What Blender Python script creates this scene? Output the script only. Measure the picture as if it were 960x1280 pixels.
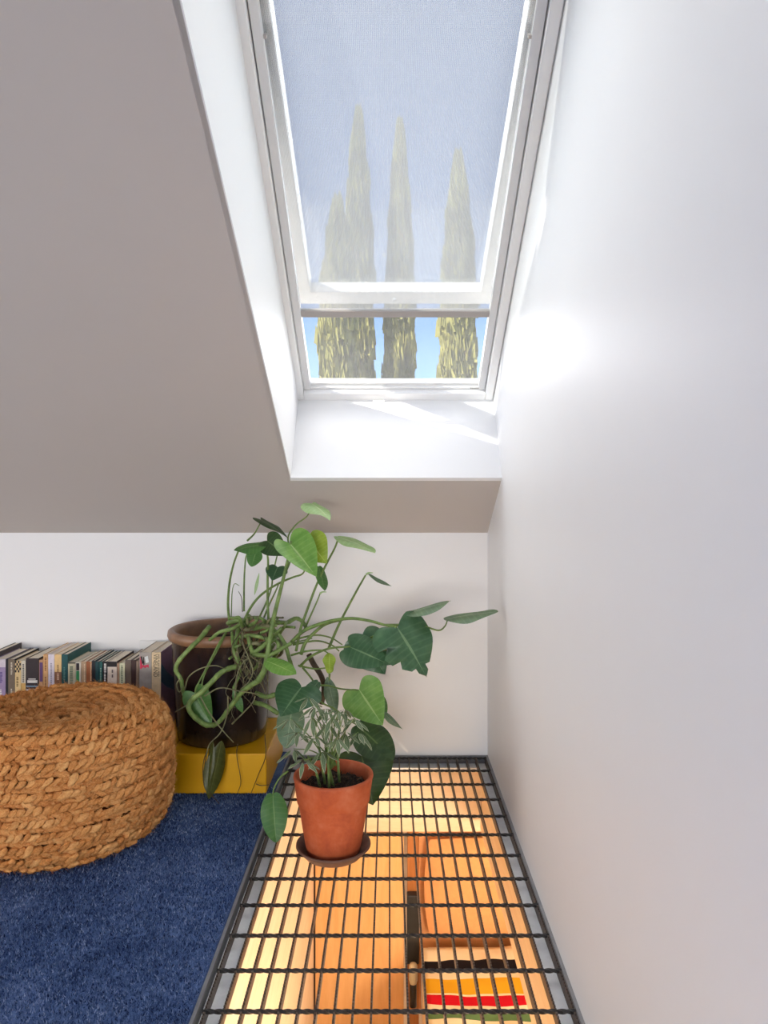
import bpy, math, random
import numpy as np
from mathutils import Vector, Matrix, noise

# ------------------------------------------------------------------ clear
for o in list(bpy.data.objects):
    bpy.data.objects.remove(o)
SC = bpy.context.scene
COL = SC.collection
PI = math.pi

# ------------------------------------------------------------------ camera
FPX, VX, VY, HC = 924.0, 487.0, 606.0, 0.857      # focal length in px, vanishing point, eye height
cam = bpy.data.cameras.new('camera')
cam.sensor_fit = 'VERTICAL'
cam.sensor_height = 36.0
cam.sensor_width = 27.0
cam.lens = 36.0 * FPX / 1280.0
cam.shift_x = -(VX - 480.0) / 1280.0
cam.shift_y = -(640.0 - VY) / 1280.0
cam.clip_start = 0.02
cam.clip_end = 300
camo = bpy.data.objects.new('camera', cam)
camo.location = (0, 0, HC)
camo.rotation_euler = (PI / 2, 0, 0)
COL.objects.link(camo)
SC.camera = camo


def P(x, y, Y):
    """world point seen at photo pixel (x, y) when it stands Y metres away"""
    return Vector(((x - VX) * Y / FPX, Y, HC - (y - VY) * Y / FPX))


# ------------------------------------------------------------------ world / sun / added fill lights / exposure
SC.view_settings.view_transform = 'Standard'
SC.view_settings.look = 'None'
SC.view_settings.gamma = 1.0
SC.view_settings.use_curve_mapping = False
SC.view_settings.exposure = 1.09

world = bpy.data.worlds.new('World')
SC.world = world
world.use_nodes = True
wn = world.node_tree.nodes
wl = world.node_tree.links
wn.clear()
sky = wn.new('ShaderNodeTexSky')
sky.sky_type = 'NISHITA'
sky.sun_disc = False
sky.sun_elevation = math.radians(52)
sky.sun_rotation = math.radians(200)
sky.air_density = 1.0
sky.dust_density = 0.25
sky.ozone_density = 2.6
bg = wn.new('ShaderNodeBackground')
bg.inputs['Strength'].default_value = 0.086
wo = wn.new('ShaderNodeOutputWorld')
tint = wn.new('ShaderNodeMix')
tint.data_type = 'RGBA'
tint.blend_type = 'MULTIPLY'
tint.inputs[0].default_value = 1.0
tint.inputs[7].default_value = (.86, .95, 1.13, 1)
wl.new(sky.outputs[0], tint.inputs[6])
wl.new(tint.outputs[2], bg.inputs['Color'])
wl.new(bg.outputs[0], wo.inputs['Surface'])


def add_sun(name, toward, strength, angle, color):
    l = bpy.data.lights.new(name, 'SUN')
    l.energy = strength
    l.angle = math.radians(angle)
    l.color = color
    o = bpy.data.objects.new(name, l)
    o.rotation_euler = Vector(toward).to_track_quat('Z', 'Y').to_euler()
    o.location = (0, 0, 8)
    COL.objects.link(o)
    return o


def add_area(name, loc, target, sx, sy, power, color, spread=180):
    l = bpy.data.lights.new(name, 'AREA')
    l.shape = 'RECTANGLE'
    l.size = sx
    l.size_y = sy
    l.energy = power
    l.spread = math.radians(spread)
    l.color = color
    o = bpy.data.objects.new(name, l)
    o.location = loc
    d = Vector(target) - Vector(loc)
    o.rotation_euler = d.to_track_quat('-Z', 'Y').to_euler()
    COL.objects.link(o)
    return o


add_sun('sun', (-0.85, -0.62, 0.80), 4.5, 0.6, (1.0, 0.95, 0.86))
add_sun('skylight_fill', (0.14, 0.75, 0.66), 7.0, 110, (1.0, 0.975, 0.94))  # added wide soft lamp, brightens the interior beyond what the visible sky gives
# added fill lights on the left gable wall and rear knee wall, both unseen
YREAR_ = -2.94
add_area('gable_fill', (-2.9, 0.9, 0.55), (0.3, 1.4, 0.5), 1.6, 0.8, 11, (1.0, 0.95, 0.9))
add_area('rear_fill', (-0.9, YREAR_ + .1, 0.42), (-0.55, 2.3, 0.25), 2.4, 0.55, 4.6, (1.0, 0.95, 0.9), 56)

# ------------------------------------------------------------------ mesh builder
class MB:
    def __init__(self):
        self.v, self.f, self.uv = [], [], None

    def add(self, vs, fs):
        b = len(self.v)
        self.v += [tuple(p) for p in vs]
        self.f += [tuple(i + b for i in f) for f in fs]
        return self

    def box(self, x0, x1, y0, y1, z0, z1):
        vs = [(x, y, z) for z in (z0, z1) for y in (y0, y1) for x in (x0, x1)]
        return self.add(vs, [(0, 2, 3, 1), (4, 5, 7, 6), (0, 1, 5, 4), (2, 6, 7, 3), (0, 4, 6, 2), (1, 3, 7, 5)])

    def hexa(self, a, d):
        """quad a (4 points) extruded by vector d"""
        a = [Vector(p) for p in a]
        d = Vector(d)
        vs = a + [p + d for p in a]
        return self.add(vs, [(0, 1, 2, 3), (7, 6, 5, 4), (0, 4, 5, 1), (1, 5, 6, 2), (2, 6, 7, 3), (3, 7, 4, 0)])

    def prism(self, poly, d):
        poly = [Vector(p) for p in poly]
        d = Vector(d)
        n = len(poly)
        vs = poly + [p + d for p in poly]
        fs = [tuple(range(n)), tuple(reversed(range(n, 2 * n)))]
        fs += [(i, i + n, (i + 1) % n + n, (i + 1) % n) for i in range(n)]
        return self.add(vs, fs)

    def lathe(self, prof, n=48, cx=0, cy=0, cap0=False, cap1=False, wob=None):
        b = len(self.v)
        for r, z in prof:
            for i in range(n):
                a = 2 * PI * i / n
                rr = r * (1 + (wob(a, z) if wob else 0))
                self.v.append((cx + rr * math.cos(a), cy + rr * math.sin(a), z))
        for k in range(len(prof) - 1):
            for i in range(n):
                j = (i + 1) % n
                self.f.append((b + k * n + i, b + k * n + j, b + (k + 1) * n + j, b + (k + 1) * n + i))
        if cap0:
            self.f.append(tuple(b + i for i in reversed(range(n))))
        if cap1:
            self.f.append(tuple(b + (len(prof) - 1) * n + i for i in range(n)))
        return self

    def tube(self, pts, rad, n=8, knob=None):
        pts = [Vector(p) for p in pts]
        m = len(pts)
        if not hasattr(rad, '__len__'):
            rad = [rad] * m
        t0 = (pts[1] - pts[0]).normalized()
        up = Vector((0, 0, 1)) if abs(t0.z) < .9 else Vector((1, 0, 0))
        nrm = (up - t0 * up.dot(t0)).normalized()
        b = len(self.v)
        for i, p in enumerate(pts):
            t = (pts[min(i + 1, m - 1)] - pts[max(i - 1, 0)])
            t = t.normalized() if t.length > 1e-9 else t0
            nrm = nrm - t * nrm.dot(t)
            nrm = nrm.normalized() if nrm.length > 1e-9 else t.orthogonal().normalized()
            bn = t.cross(nrm)
            for k in range(n):
                a = 2 * PI * k / n
                self.v.append(tuple(p + (nrm * math.cos(a) + bn * math.sin(a)) * rad[i]))
        for i in range(m - 1):
            for k in range(n):
                j = (k + 1) % n
                self.f.append((b + i * n + k, b + i * n + j, b + (i + 1) * n + j, b + (i + 1) * n + k))
        self.f.append(tuple(b + k for k in reversed(range(n))))
        self.f.append(tuple(b + (m - 1) * n + k for k in range(n)))
        return self

    def mesh(self, name, smooth=False):
        me = bpy.data.meshes.new(name)
        me.from_pydata(self.v, [], self.f)
        if smooth:
            me.polygons.foreach_set('use_smooth', [True] * len(me.polygons))
        me.update()
        return me

    def build(self, name, mat, parent=None, smooth=False, bevel=0, loc=None):
        me = self.mesh(name, smooth)
        return link(name, me, mat, parent, bevel, loc)


def link(name, me, mat=None, parent=None, bevel=0, loc=None):
    o = bpy.data.objects.new(name, me)
    if mat and not me.materials:
        me.materials.append(mat)
    COL.objects.link(o)
    if parent:
        o.parent = parent
    if loc is not None:
        o.location = loc
    if bevel:
        m = o.modifiers.new('bevel', 'BEVEL')
        m.width = bevel
        m.segments = 2
        m.limit_method = 'ANGLE'
        m.angle_limit = math.radians(40)
        m.harden_normals = False
    return o


def tag(o, label=None, cat=None, group=None, kind=None):
    if label:
        o['label'] = label
    if cat:
        o['category'] = cat
    if group:
        o['group'] = group
    if kind:
        o['kind'] = kind
    return o


def empty(name, loc=(0, 0, 0)):
    o = bpy.data.objects.new(name, None)
    o.location = loc
    o.empty_display_size = .05
    COL.objects.link(o)
    return o


def part(o, parent):
    """parent a mesh that was built in world space under an Empty"""
    o.parent = parent
    o.matrix_parent_inverse = Matrix.Identity(4) if parent.parent else Matrix.Translation(parent.location).inverted()
    return o


def catmull(pts, k=6):
    pts = [Vector(p) for p in pts]
    if len(pts) < 3:
        return [pts[0].lerp(pts[-1], i / k) for i in range(k + 1)]
    out = []
    n = len(pts)
    for i in range(n - 1):
        p0 = pts[i - 1] if i else pts[0] * 2 - pts[1]
        p1, p2 = pts[i], pts[i + 1]
        p3 = pts[i + 2] if i + 2 < n else p2 * 2 - p1
        for j in range(k):
            t = j / k
            out.append(.5 * ((2 * p1) + (p2 - p0) * t + (2 * p0 - 5 * p1 + 4 * p2 - p3) * t * t + (3 * p1 - p0 - 3 * p2 + p3) * t ** 3))
    out.append(pts[-1])
    return out


# ------------------------------------------------------------------ materials
def srgb(r, g, b):
    f = lambda c: (c / 255 / 12.92) if c / 255 <= .04045 else ((c / 255 + .055) / 1.055) ** 2.4
    return (f(r), f(g), f(b), 1)


class NT:
    def __init__(self, name):
        self.m = bpy.data.materials.new(name)
        self.m.use_nodes = True
        self.n = self.m.node_tree.nodes
        self.l = self.m.node_tree.links
        self.n.clear()
        self.out = self.n.new('ShaderNodeOutputMaterial')

    def node(self, t, **kw):
        nd = self.n.new(t)
        for k, v in kw.items():
            setattr(nd, k, v)
        return nd

    def bsdf(self, color=None, rough=.5, spec=.5, metal=0):
        b = self.n.new('ShaderNodeBsdfPrincipled')
        if color is not None:
            b.inputs['Base Color'].default_value = color
        b.inputs['Roughness'].default_value = rough
        b.inputs['Specular IOR Level'].default_value = spec
        b.inputs['Metallic'].default_value = metal
        return b

    def surf(self, sock):
        self.l.new(sock, self.out.inputs['Surface'])

    def coords(self, which='Object', scale=(1, 1, 1)):
        tc = self.n.new('ShaderNodeTexCoord')
        mp = self.n.new('ShaderNodeMapping')
        mp.inputs['Scale'].default_value = scale
        self.l.new(tc.outputs[which], mp.inputs['Vector'])
        return mp.outputs[0]

    def noise(self, vec, scale, detail=4, rough=.6, dist=0):
        t = self.n.new('ShaderNodeTexNoise')
        t.inputs['Scale'].default_value = scale
        t.inputs['Detail'].default_value = detail
        t.inputs['Roughness'].default_value = rough
        t.inputs['Distortion'].default_value = dist
        self.l.new(vec, t.inputs['Vector'])
        return t.outputs['Fac']

    def ramp(self, fac, stops, interp='LINEAR'):
        r = self.n.new('ShaderNodeValToRGB')
        r.color_ramp.interpolation = interp
        el = r.color_ramp.elements
        while len(el) < len(stops):
            el.new(.5)
        for e, (p, c) in zip(el, stops):
            e.position = p
            e.color = c
        self.l.new(fac, r.inputs[0])
        return r.outputs[0]

    def bump(self, h, b, strength=.3, dist=.002):
        bp = self.n.new('ShaderNodeBump')
        bp.inputs['Strength'].default_value = strength
        bp.inputs['Distance'].default_value = dist
        self.l.new(h, bp.inputs['Height'])
        self.l.new(bp.outputs[0], b.inputs['Normal'])

    def math(self, op, a, b=None, c=None):
        m = self.n.new('ShaderNodeMath')
        m.operation = op
        for i, s in enumerate((a, b, c)):
            if s is None:
                continue
            if isinstance(s, (int, float)):
                m.inputs[i].default_value = s
            else:
                self.l.new(s, m.inputs[i])
        return m.outputs[0]

    def mix(self, fac, a, b):
        m = self.n.new('ShaderNodeMix')
        m.data_type = 'RGBA'
        for s, i in ((fac, 0), (a, 6), (b, 7)):
            if isinstance(s, (int, float)):
                m.inputs[i].default_value = s
            elif isinstance(s, tuple):
                m.inputs[i].default_value = s
            else:
                self.l.new(s, m.inputs[i])
        return m.outputs[2]


MATS = {}


def plain(name, col, rough=.5, spec=.5, metal=0, var=.06, nscale=40, bump=0, bscale=200):
    if name in MATS:
        return MATS[name]
    t = NT(name)
    b = t.bsdf(col, rough, spec, metal)
    v = t.coords()
    f = t.noise(v, nscale)
    d = tuple(max(0, c * (1 - var)) for c in col[:3]) + (1,)
    l = tuple(min(1, c * (1 + var)) for c in col[:3]) + (1,)
    t.l.new(t.ramp(f, [(.3, d), (.7, l)]), b.inputs['Base Color'])
    if bump:
        t.bump(t.noise(v, bscale, 3), b, bump, .001)
    t.surf(b.outputs[0])
    MATS[name] = t.m
    return t.m


def wood(name, c0, c1, axis='Z', rough=.45, scale=7):
    t = NT(name)
    b = t.bsdf(c0, rough, .4)
    s = {'X': (.12, 1, 1), 'Y': (1, .12, 1), 'Z': (1, 1, .12)}[axis]
    v = t.coords('Object', s)
    f = t.noise(v, scale * 4, 6, .62, 1.2)
    g = t.noise(v, scale * 30, 3, .6)
    k = t.math('ADD', t.math('MULTIPLY', f, .75), t.math('MULTIPLY', g, .25))
    t.l.new(t.ramp(k, [(.33, c1), (.62, c0)]), b.inputs['Base Color'])
    t.bump(g, b, .06, .001)
    t.surf(b.outputs[0])
    return t.m


M = {}
M['wall'] = plain('wall_paint', (.84, .835, .825, 1), .55, .35, var=.008, nscale=3, bump=.05, bscale=260)
M['wall_gloss'] = plain('wall_satin_paint', (.88, .88, .885, 1), .46, .5, var=.008, nscale=3, bump=.03, bscale=60)
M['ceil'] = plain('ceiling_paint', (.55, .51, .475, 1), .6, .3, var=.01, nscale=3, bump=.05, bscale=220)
M['well'] = plain('well_paint', (.83, .83, .83, 1), .5, .35, var=.006, nscale=3)
M['frame'] = plain('skylight_white', (.87, .87, .865, 1), .35, .5, var=.01)
M['frame2'] = plain('skylight_rail_grey', (.72, .72, .72, 1), .35, .5, var=.01)
M['bar'] = plain('shade_bar_taupe', (.40, .37, .35, 1), .4, .5, var=.02)
M['sashm'] = plain('sash_cream', (.85, .83, .78, 1), .4, .5, var=.01)
M['steel'] = plain('grating_steel', (.035, .033, .032, 1), .42, .5, .55, var=.35, nscale=60, bump=.3, bscale=400)
M['steel_bar'] = plain('grating_bar_steel', (.10, .075, .06, 1), .5, .4, .35, var=.4, nscale=60, bump=.3, bscale=400)
M['angle'] = plain('angle_iron_grey', (.27, .27, .275, 1), .5, .4, .1, var=.12, nscale=30)
M['ledge'] = plain('ledge_white', (.9, .9, .9, 1), .5, .4, var=.05, nscale=60)
M['yellow'] = plain('yellow_lacquer', srgb(226, 168, 8), .33, .5, var=.05, nscale=9, bump=.05, bscale=90)
M['pale'] = wood('pale_wood', srgb(246, 222, 190), srgb(236, 206, 168), 'Y')
M['palez'] = wood('pale_wood_upright', srgb(246, 220, 186), srgb(236, 204, 164), 'X')
M['orange'] = wood('orange_wood', srgb(238, 184, 122), srgb(228, 168, 104), 'Z')
M['orange_d'] = wood('orange_wood_deep', srgb(230, 164, 108), srgb(218, 148, 92), 'X')
M['shadow_strip'] = wood('shadowed_wood', srgb(200, 130, 66), srgb(176, 108, 50), 'Z')  # darker brown for the shadow strip between door and headboard
M['blackp'] = plain('black_satin', (.02, .02, .02, 1), .4, .5, var=.2)
M['cream_m'] = plain('cream_enamel', srgb(214, 204, 176), .4, .5, var=.05)
M['paper'] = plain('page_paper', srgb(236, 224, 204), .8, .2, var=.12, nscale=300)
M['soil'] = plain('soil', (.035, .024, .018, 1), .9, .2, var=.7, nscale=160, bump=1, bscale=300)
M['plastic'] = plain('white_plastic', (.8, .8, .78, 1), .4, .5, var=.01)


def carpet_mat(name, fine):
    t = NT(name)
    b = t.bsdf((.02, .03, .08, 1), .95, .1)
    v = t.coords('Object')
    big = t.noise(v, 7, 3, .6)
    med = t.noise(v, 60, 4, .7)
    if fine:
        at = t.node('ShaderNodeAttribute')
        at.attribute_name = 'rnd'
        fn = at.outputs['Fac']
    else:
        fn = t.noise(v, 420, 2, .6)
    k = t.math('ADD', t.math('MULTIPLY', fn, .55), t.math('ADD', t.math('MULTIPLY', med, .25), t.math('MULTIPLY', big, .35)))
    t.l.new(t.ramp(k, [(.28, srgb(26, 36, 64)), (.50, srgb(62, 84, 128)), (.72, srgb(104, 128, 172)), (.92, srgb(166, 180, 210))]), b.inputs['Base Color'])
    t.surf(b.outputs[0])
    return t.m


M['carpet'] = carpet_mat('carpet_base', False)
M['pile'] = carpet_mat('carpet_pile', True)


def leaf_mat(name, c0, c1, vein, edge=None, rough=.38, transl=.22):
    t = NT(name)
    b = t.bsdf(c0, rough, .5)
    uv = t.node('ShaderNodeUVMap')
    sp = t.node('ShaderNodeSeparateXYZ')
    t.l.new(uv.outputs[0], sp.inputs[0])
    v = t.coords('Object')
    nz = t.noise(v, 28, 4)
    base = t.ramp(nz, [(.3, c0), (.7, c1)])
    a = t.math('ABSOLUTE', t.math('SUBTRACT', sp.outputs[1], .5))          # 0 midrib .. .5 edge
    ph = t.math('SUBTRACT', t.math('MULTIPLY', sp.outputs[0], 9), t.math('MULTIPLY', a, 1.2))
    sv = t.math('POWER', t.math('ABSOLUTE', t.math('SINE', t.math('MULTIPLY', ph, PI))), 14)
    mid = t.math('LESS_THAN', a, .022)
    fac = t.math('MAXIMUM', t.math('MULTIPLY', mid, .75), t.math('MULTIPLY', sv, .16))
    colr = t.mix(fac, base, vein)
    if edge:
        em = t.math('GREATER_THAN', t.math('ADD', a, t.math('MULTIPLY', nz, .10)), .465)
        colr = t.mix(t.math('MULTIPLY', em, .85), colr, edge)
    t.l.new(colr, b.inputs['Base Color'])
    t.bump(t.math('ADD', t.math('MULTIPLY', sv, .5), nz), b, .18, .001)
    tr = t.node('ShaderNodeBsdfTranslucent')
    t.l.new(colr, tr.inputs['Color'])
    mx = t.node('ShaderNodeMixShader')
    mx.inputs[0].default_value = transl
    t.l.new(b.outputs[0], mx.inputs[1])
    t.l.new(tr.outputs[0], mx.inputs[2])
    t.surf(mx.outputs[0])
    return t.m


LM = {
    'bright': leaf_mat('leaf_bright', srgb(96, 146, 58), srgb(132, 176, 84), srgb(178, 206, 130)),
    'yellow': leaf_mat('leaf_yellow', srgb(130, 160, 42), srgb(168, 190, 70), srgb(200, 214, 120)),
    'pale': leaf_mat('leaf_pale', srgb(150, 186, 120), srgb(180, 208, 150), srgb(210, 226, 180)),
    'mid': leaf_mat('leaf_mid', srgb(64, 112, 50), srgb(88, 136, 66), srgb(130, 166, 100)),
    'dark': leaf_mat('leaf_dark', srgb(52, 90, 58), srgb(76, 114, 78), srgb(126, 158, 116), rough=.3),
    'deep': leaf_mat('leaf_deep', srgb(40, 66, 30), srgb(58, 86, 42), srgb(100, 126, 72)),
    'grey': leaf_mat('leaf_grey', srgb(96, 124, 92), srgb(122, 148, 112), srgb(160, 182, 146)),
    'olive': leaf_mat('leaf_olive', srgb(66, 74, 30), srgb(90, 96, 44), srgb(120, 124, 74)),
    'umb': leaf_mat('leaf_variegated', srgb(84, 106, 72), srgb(108, 128, 90), srgb(150, 164, 124), edge=srgb(210, 212, 180), rough=.45),
}


def stem_mat(name, c0, c1, c2):
    t = NT(name)
    b = t.bsdf(c0, .5, .4)
    v = t.coords('Object')
    t.l.new(t.ramp(t.noise(v, 45, 5, .65), [(.28, c2), (.5, c0), (.75, c1)]), b.inputs['Base Color'])
    t.bump(t.noise(v, 160, 3), b, .25, .001)
    t.surf(b.outputs[0])
    return t.m


M['stem'] = stem_mat('stem_green', srgb(112, 138, 72), srgb(146, 168, 100), srgb(84, 98, 52))
M['petiole'] = stem_mat('petiole_green', srgb(104, 130, 64), srgb(132, 156, 86), srgb(78, 98, 46))
M['root'] = stem_mat('root_tan', srgb(116, 116, 80), srgb(150, 146, 108), srgb(80, 70, 48))
M['root_d'] = stem_mat('root_dark', srgb(74, 58, 36), srgb(96, 78, 50), srgb(44, 32, 20))

# ------------------------------------------------------------------ geometry constants
XR = 0.310            # right wall
YB = 2.340            # knee wall
ZK = 0.708            # knee wall height
TC = 0.5725           # ceiling slope
XL = -3.0
YRIDGE = -0.3


def zc(Y):
    return ZK + (2.335 - Y) * TC


ZR = zc(YRIDGE)
YREAR = 2 * YRIDGE - YB
CUT = -0.318          # carpet edge beside the grating
ZCARP = 0.012
WL = -0.275           # left side of the light well
A0 = (2.042, zc(2.042))      # well lower edge in the ceiling
A1 = (0.80, zc(0.80))
B0 = (2.218, 1.119)          # skylight frame lower edge
TF = 0.66
B1 = (1.0, 1.119 + 1.218 * TF)
THK = (0, .035, .0495)

# ------------------------------------------------------------------ setting
def struct(o, label=None):
    o['kind'] = 'structure'
    if label:
        o['label'] = label
    return o


struct(MB().prism([(XR, 2.335 + .005, -.2), (XR, YB + .14, -.2), (XR, YB + .14, .73), (XR, B0[0] + .03, B0[1]), (XR, B1[0], B1[1]),
                   (XR, A1[0], A1[1] + .12), (XR, YRIDGE, ZR + .1), (XR, YREAR, ZK), (XR, YREAR, -.2)], (.14, 0, 0))
       .build('wall_right', M['wall_gloss']), 'smooth white painted wall beside the steel grating')
struct(MB().box(XL, XR, YB, YB + .12, -.2, .73).build('wall_back', M['wall']), 'low white knee wall under the sloped ceiling')
struct(MB().prism([(XL, YB + .1, -.2), (XL, YB + .1, .75), (XL, YRIDGE, ZR + .1), (XL, YREAR - .1, ZK), (XL, YREAR - .1, -.2)], (-.12, 0, 0))
       .build('wall_left', M['wall']), 'white gable wall at the end of the loft')
struct(MB().box(XL, XR, YREAR - .12, YREAR, -.2, .75).build('wall_rear', M['wall']), 'low white knee wall behind the loft floor')


def slopeq(x0, x1, ya, yb):
    return [(x0, ya, zc(ya)), (x1, ya, zc(ya)), (x1, yb, zc(yb)), (x0, yb, zc(yb))]


ce = MB()
ce.hexa(slopeq(XL, WL, YB + .005, YRIDGE), THK)
ce.hexa(slopeq(WL, XR, YB + .005, A0[0]), THK)
ce.hexa(slopeq(WL, XR, A1[0], YRIDGE), THK)
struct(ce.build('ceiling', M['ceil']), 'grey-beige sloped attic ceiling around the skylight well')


def rq(x0, x1, ya, yb):
    f = lambda y: zc(2 * YRIDGE - y)
    return [(x0, ya, f(ya)), (x0, yb, f(yb)), (x1, yb, f(yb)), (x1, ya, f(ya))]


# rear slope with two roof windows
rs = MB()
W0, W1 = -0.95, -2.15
for a in ((XL, -2.45, YRIDGE, YREAR), (-2.45, .0, YRIDGE, W0), (-2.45, .0, W1, YREAR), (.0, XR, YRIDGE, YREAR), (-1.35, -1.15, W0, W1)):
    rs.hexa(rq(*a), (0, -.03, .05))
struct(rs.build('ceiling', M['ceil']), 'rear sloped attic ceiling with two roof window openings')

# light well
lo = MB().hexa([(WL, A0[0] - .0025, A0[1] + .0005), (XR, A0[0] - .0025, A0[1] + .0005), (XR, B0[0] - .0025, B0[1]), (WL, B0[0] - .0025, B0[1])], (0, .012, -.008))
struct(lo.build('wall_well_lower', M['well']), 'white lower face of the skylight well')
up = MB().hexa([(WL, A1[0], A1[1]), (WL, B1[0], B1[1]), (XR, B1[0], B1[1]), (XR, A1[0], A1[1])], (0, -.03, .03))
struct(up.build('wall_well_upper', M['well']), 'white upper face of the skylight well')
WI = WL + .0025
wl_ = MB().hexa([(WI, A0[0], A0[1]), (WI, B0[0], B0[1]), (WI, B1[0], B1[1]), (WI, A1[0], A1[1])], (-.012, 0, 0))
wl_.hexa([(WL - .004, A0[0] + .03, A0[1] + .05), (WL - .004, B0[0] + .03, B0[1]), (WL - .004, B1[0] - .03, B1[1]), (WL - .004, A1[0], A1[1] + .06)], (-.04, 0, 0))
struct(wl_.build('wall_well_left', M['well']), 'white left side of the skylight well')

# added unseen frames round the two fill lights, set on solid walls
def fill_frame(name, x0, x1, y0, y1, z0, z1, label):
    m_ = MB()
    b_ = .04
    if x1 - x0 < y1 - y0:
        m_.box(x0, x1, y0 - b_, y0, z0 - b_, z1 + b_).box(x0, x1, y1, y1 + b_, z0 - b_, z1 + b_)
        m_.box(x0, x1, y0, y1, z0 - b_, z0).box(x0, x1, y0, y1, z1, z1 + b_)
    else:
        m_.box(x0 - b_, x0, y0, y1, z0 - b_, z1 + b_).box(x1, x1 + b_, y0, y1, z0 - b_, z1 + b_)
        m_.box(x0, x1, y0, y1, z0 - b_, z0).box(x0, x1, y0, y1, z1, z1 + b_)
    struct(m_.build(name, M['frame'], bevel=.004), label)


fill_frame('gable_fill_frame', XL, XL + .1, .1, 1.7, .15, .95, 'added white frame round the fill light on the gable wall')
fill_frame('rear_fill_frame', -2.1, .3 - .05, YREAR, YREAR + .1, .14, .70, 'added white frame round the fill light on the rear knee wall')

# carpeted loft floor
fl = MB()
fl.box(XL, CUT, YREAR, YB, -.2, ZCARP)
fl.box(CUT, XR, YREAR, .30, -.2, ZCARP)
floor = struct(fl.build('floor', M['carpet']), 'navy blue carpet on the loft floor')

rng = np.random.default_rng(3)
N = 220000
px = rng.uniform(-2.0, CUT - .001, N)
py = rng.uniform(.75, YB - .28, N)
hgt = rng.uniform(.003, .0065, N)
ang = rng.uniform(0, 2 * PI, N)
wd = rng.uniform(.0010, .0020, N)
lean = rng.normal(0, .0022, (N, 2))
V = np.zeros((N, 3, 3), np.float32)
V[:, 0] = np.stack([px - wd * np.cos(ang), py - wd * np.sin(ang), np.full(N, ZCARP - .001)], 1)
V[:, 1] = np.stack([px + wd * np.cos(ang), py + wd * np.sin(ang), np.full(N, ZCARP - .001)], 1)
V[:, 2] = np.stack([np.minimum(px + lean[:, 0], CUT + .002), py + lean[:, 1], ZCARP + hgt], 1)


def tri_mesh(name, V, rnd=None):
    n = V.shape[0]
    me = bpy.data.meshes.new(name)
    me.vertices.add(n * 3)
    me.vertices.foreach_set('co', V.reshape(-1))
    me.loops.add(n * 3)
    me.loops.foreach_set('vertex_index', np.arange(n * 3, dtype=np.int32))
    me.polygons.add(n)
    me.polygons.foreach_set('loop_start', np.arange(0, n * 3, 3, dtype=np.int32))
    me.polygons.foreach_set('loop_total', np.full(n, 3, dtype=np.int32))
    if rnd is not None:
        at = me.attributes.new('rnd', 'FLOAT', 'POINT')
        at.data.foreach_set('value', np.repeat(rnd, 3).astype(np.float32))
    me.update(calc_edges=True)
    return me


tag(link('carpet_pile', tri_mesh('carpet_pile', V, rng.uniform(0, 1, N)), M['pile'], floor), kind='stuff')

# steel angle frame round the floor opening, white ledge on which the grating rests
GZ = -.022
f1 = MB().box(CUT, CUT + .006, .30, YB - .004, GZ - .008, .004)
t1 = struct(f1.build('trim_1', M['angle']), 'grey steel angle along the carpet edge of the floor opening')
part(MB().box(CUT + .006, -.276, .30, YB - .004, GZ - .008, GZ).build('ledge', M['ledge']), t1)
t2 = struct(MB().box(XR - .006, XR, .30, YB - .004, GZ - .008, .003).build('trim_2', M['angle']), 'grey steel angle along the foot of the right wall')
part(MB().box(.279, XR - .006, .30, YB - .004, GZ - .008, GZ).build('ledge', M['ledge']), t2)
t3 = struct(MB().box(CUT + .006, XR - .006, YB - .008, YB - .002, GZ - .008, .002).build('trim_3', M['angle']), 'grey steel angle at the foot of the knee wall')
part(MB().box(-.276, .279, YB - .045, YB - .008, GZ - .008, GZ).build('ledge', M['ledge']), t3)

# ------------------------------------------------------------------ floor grating
grating = empty('floor_grating', (0, 1.3, 0))
tag(grating, 'black steel bar grating set in the floor over the wooden room below', 'grating')
BP = 0.03016
YG0, YG1 = .45, 2.328
prof = [(YG0, -.025)]
pitch = .0085
y = YG0
top = []
while y < YG1:
    top += [(y, -.0004), (min(y + pitch * .55, YG1), -.0004), (min(y + pitch * .6, YG1), -.0026), (min(y + pitch * .95, YG1), -.0026)]
    y += pitch
bb = MB()
n = len(top)
for s in (-.0016, .0016):
    for (yy, zz) in top:
        bb.v.append((s, yy, zz))
    for (yy, zz) in top:
        bb.v.append((s, yy, -.0215))
for i in range(n - 1):
    bb.f.append((i, i + 1, n + i + 1, n + i))
    bb.f.append((2 * n + i, 3 * n + i, 3 * n + i + 1, 2 * n + i + 1))
    bb.f.append((i, 2 * n + i, 2 * n + i + 1, i + 1))
    bb.f.append((n + i, n + i + 1, 3 * n + i + 1, 3 * n + i))
bar_me = bb.mesh('bearing_bar')
bar_me.materials.append(M['steel_bar'])
for i in range(-10, 11):
    o = link('bearing_bar', bar_me, None, grating)
    o.location = (i * BP, -1.3, 0)
# twisted cross rods
rod = MB()
hl, m = .3055, 240
for i in range(m + 1):
    x = -hl + 2 * hl * i / m
    a0 = x / .032 * PI
    for k in range(4):
        a = a0 + k * PI / 2
        rod.v.append((x, .0039 * math.cos(a), .0039 * math.sin(a)))
for i in range(m):
    for k in range(4):
        j = (k + 1) % 4
        rod.f.append((i * 4 + k, i * 4 + j, (i + 1) * 4 + j, (i + 1) * 4 + k))
rod.f += [(3, 2, 1, 0), tuple(m * 4 + k for k in range(4))]
rod_me = rod.mesh('cross_rod')
rod_me.materials.append(M['steel'])
for r in range(19):
    o = link('cross_rod', rod_me, None, grating)
    o.location = (0, 2.323 - r * .10155 - 1.3, -.0025)
    if o.location.y + 1.3 < YG0:
        break

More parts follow.
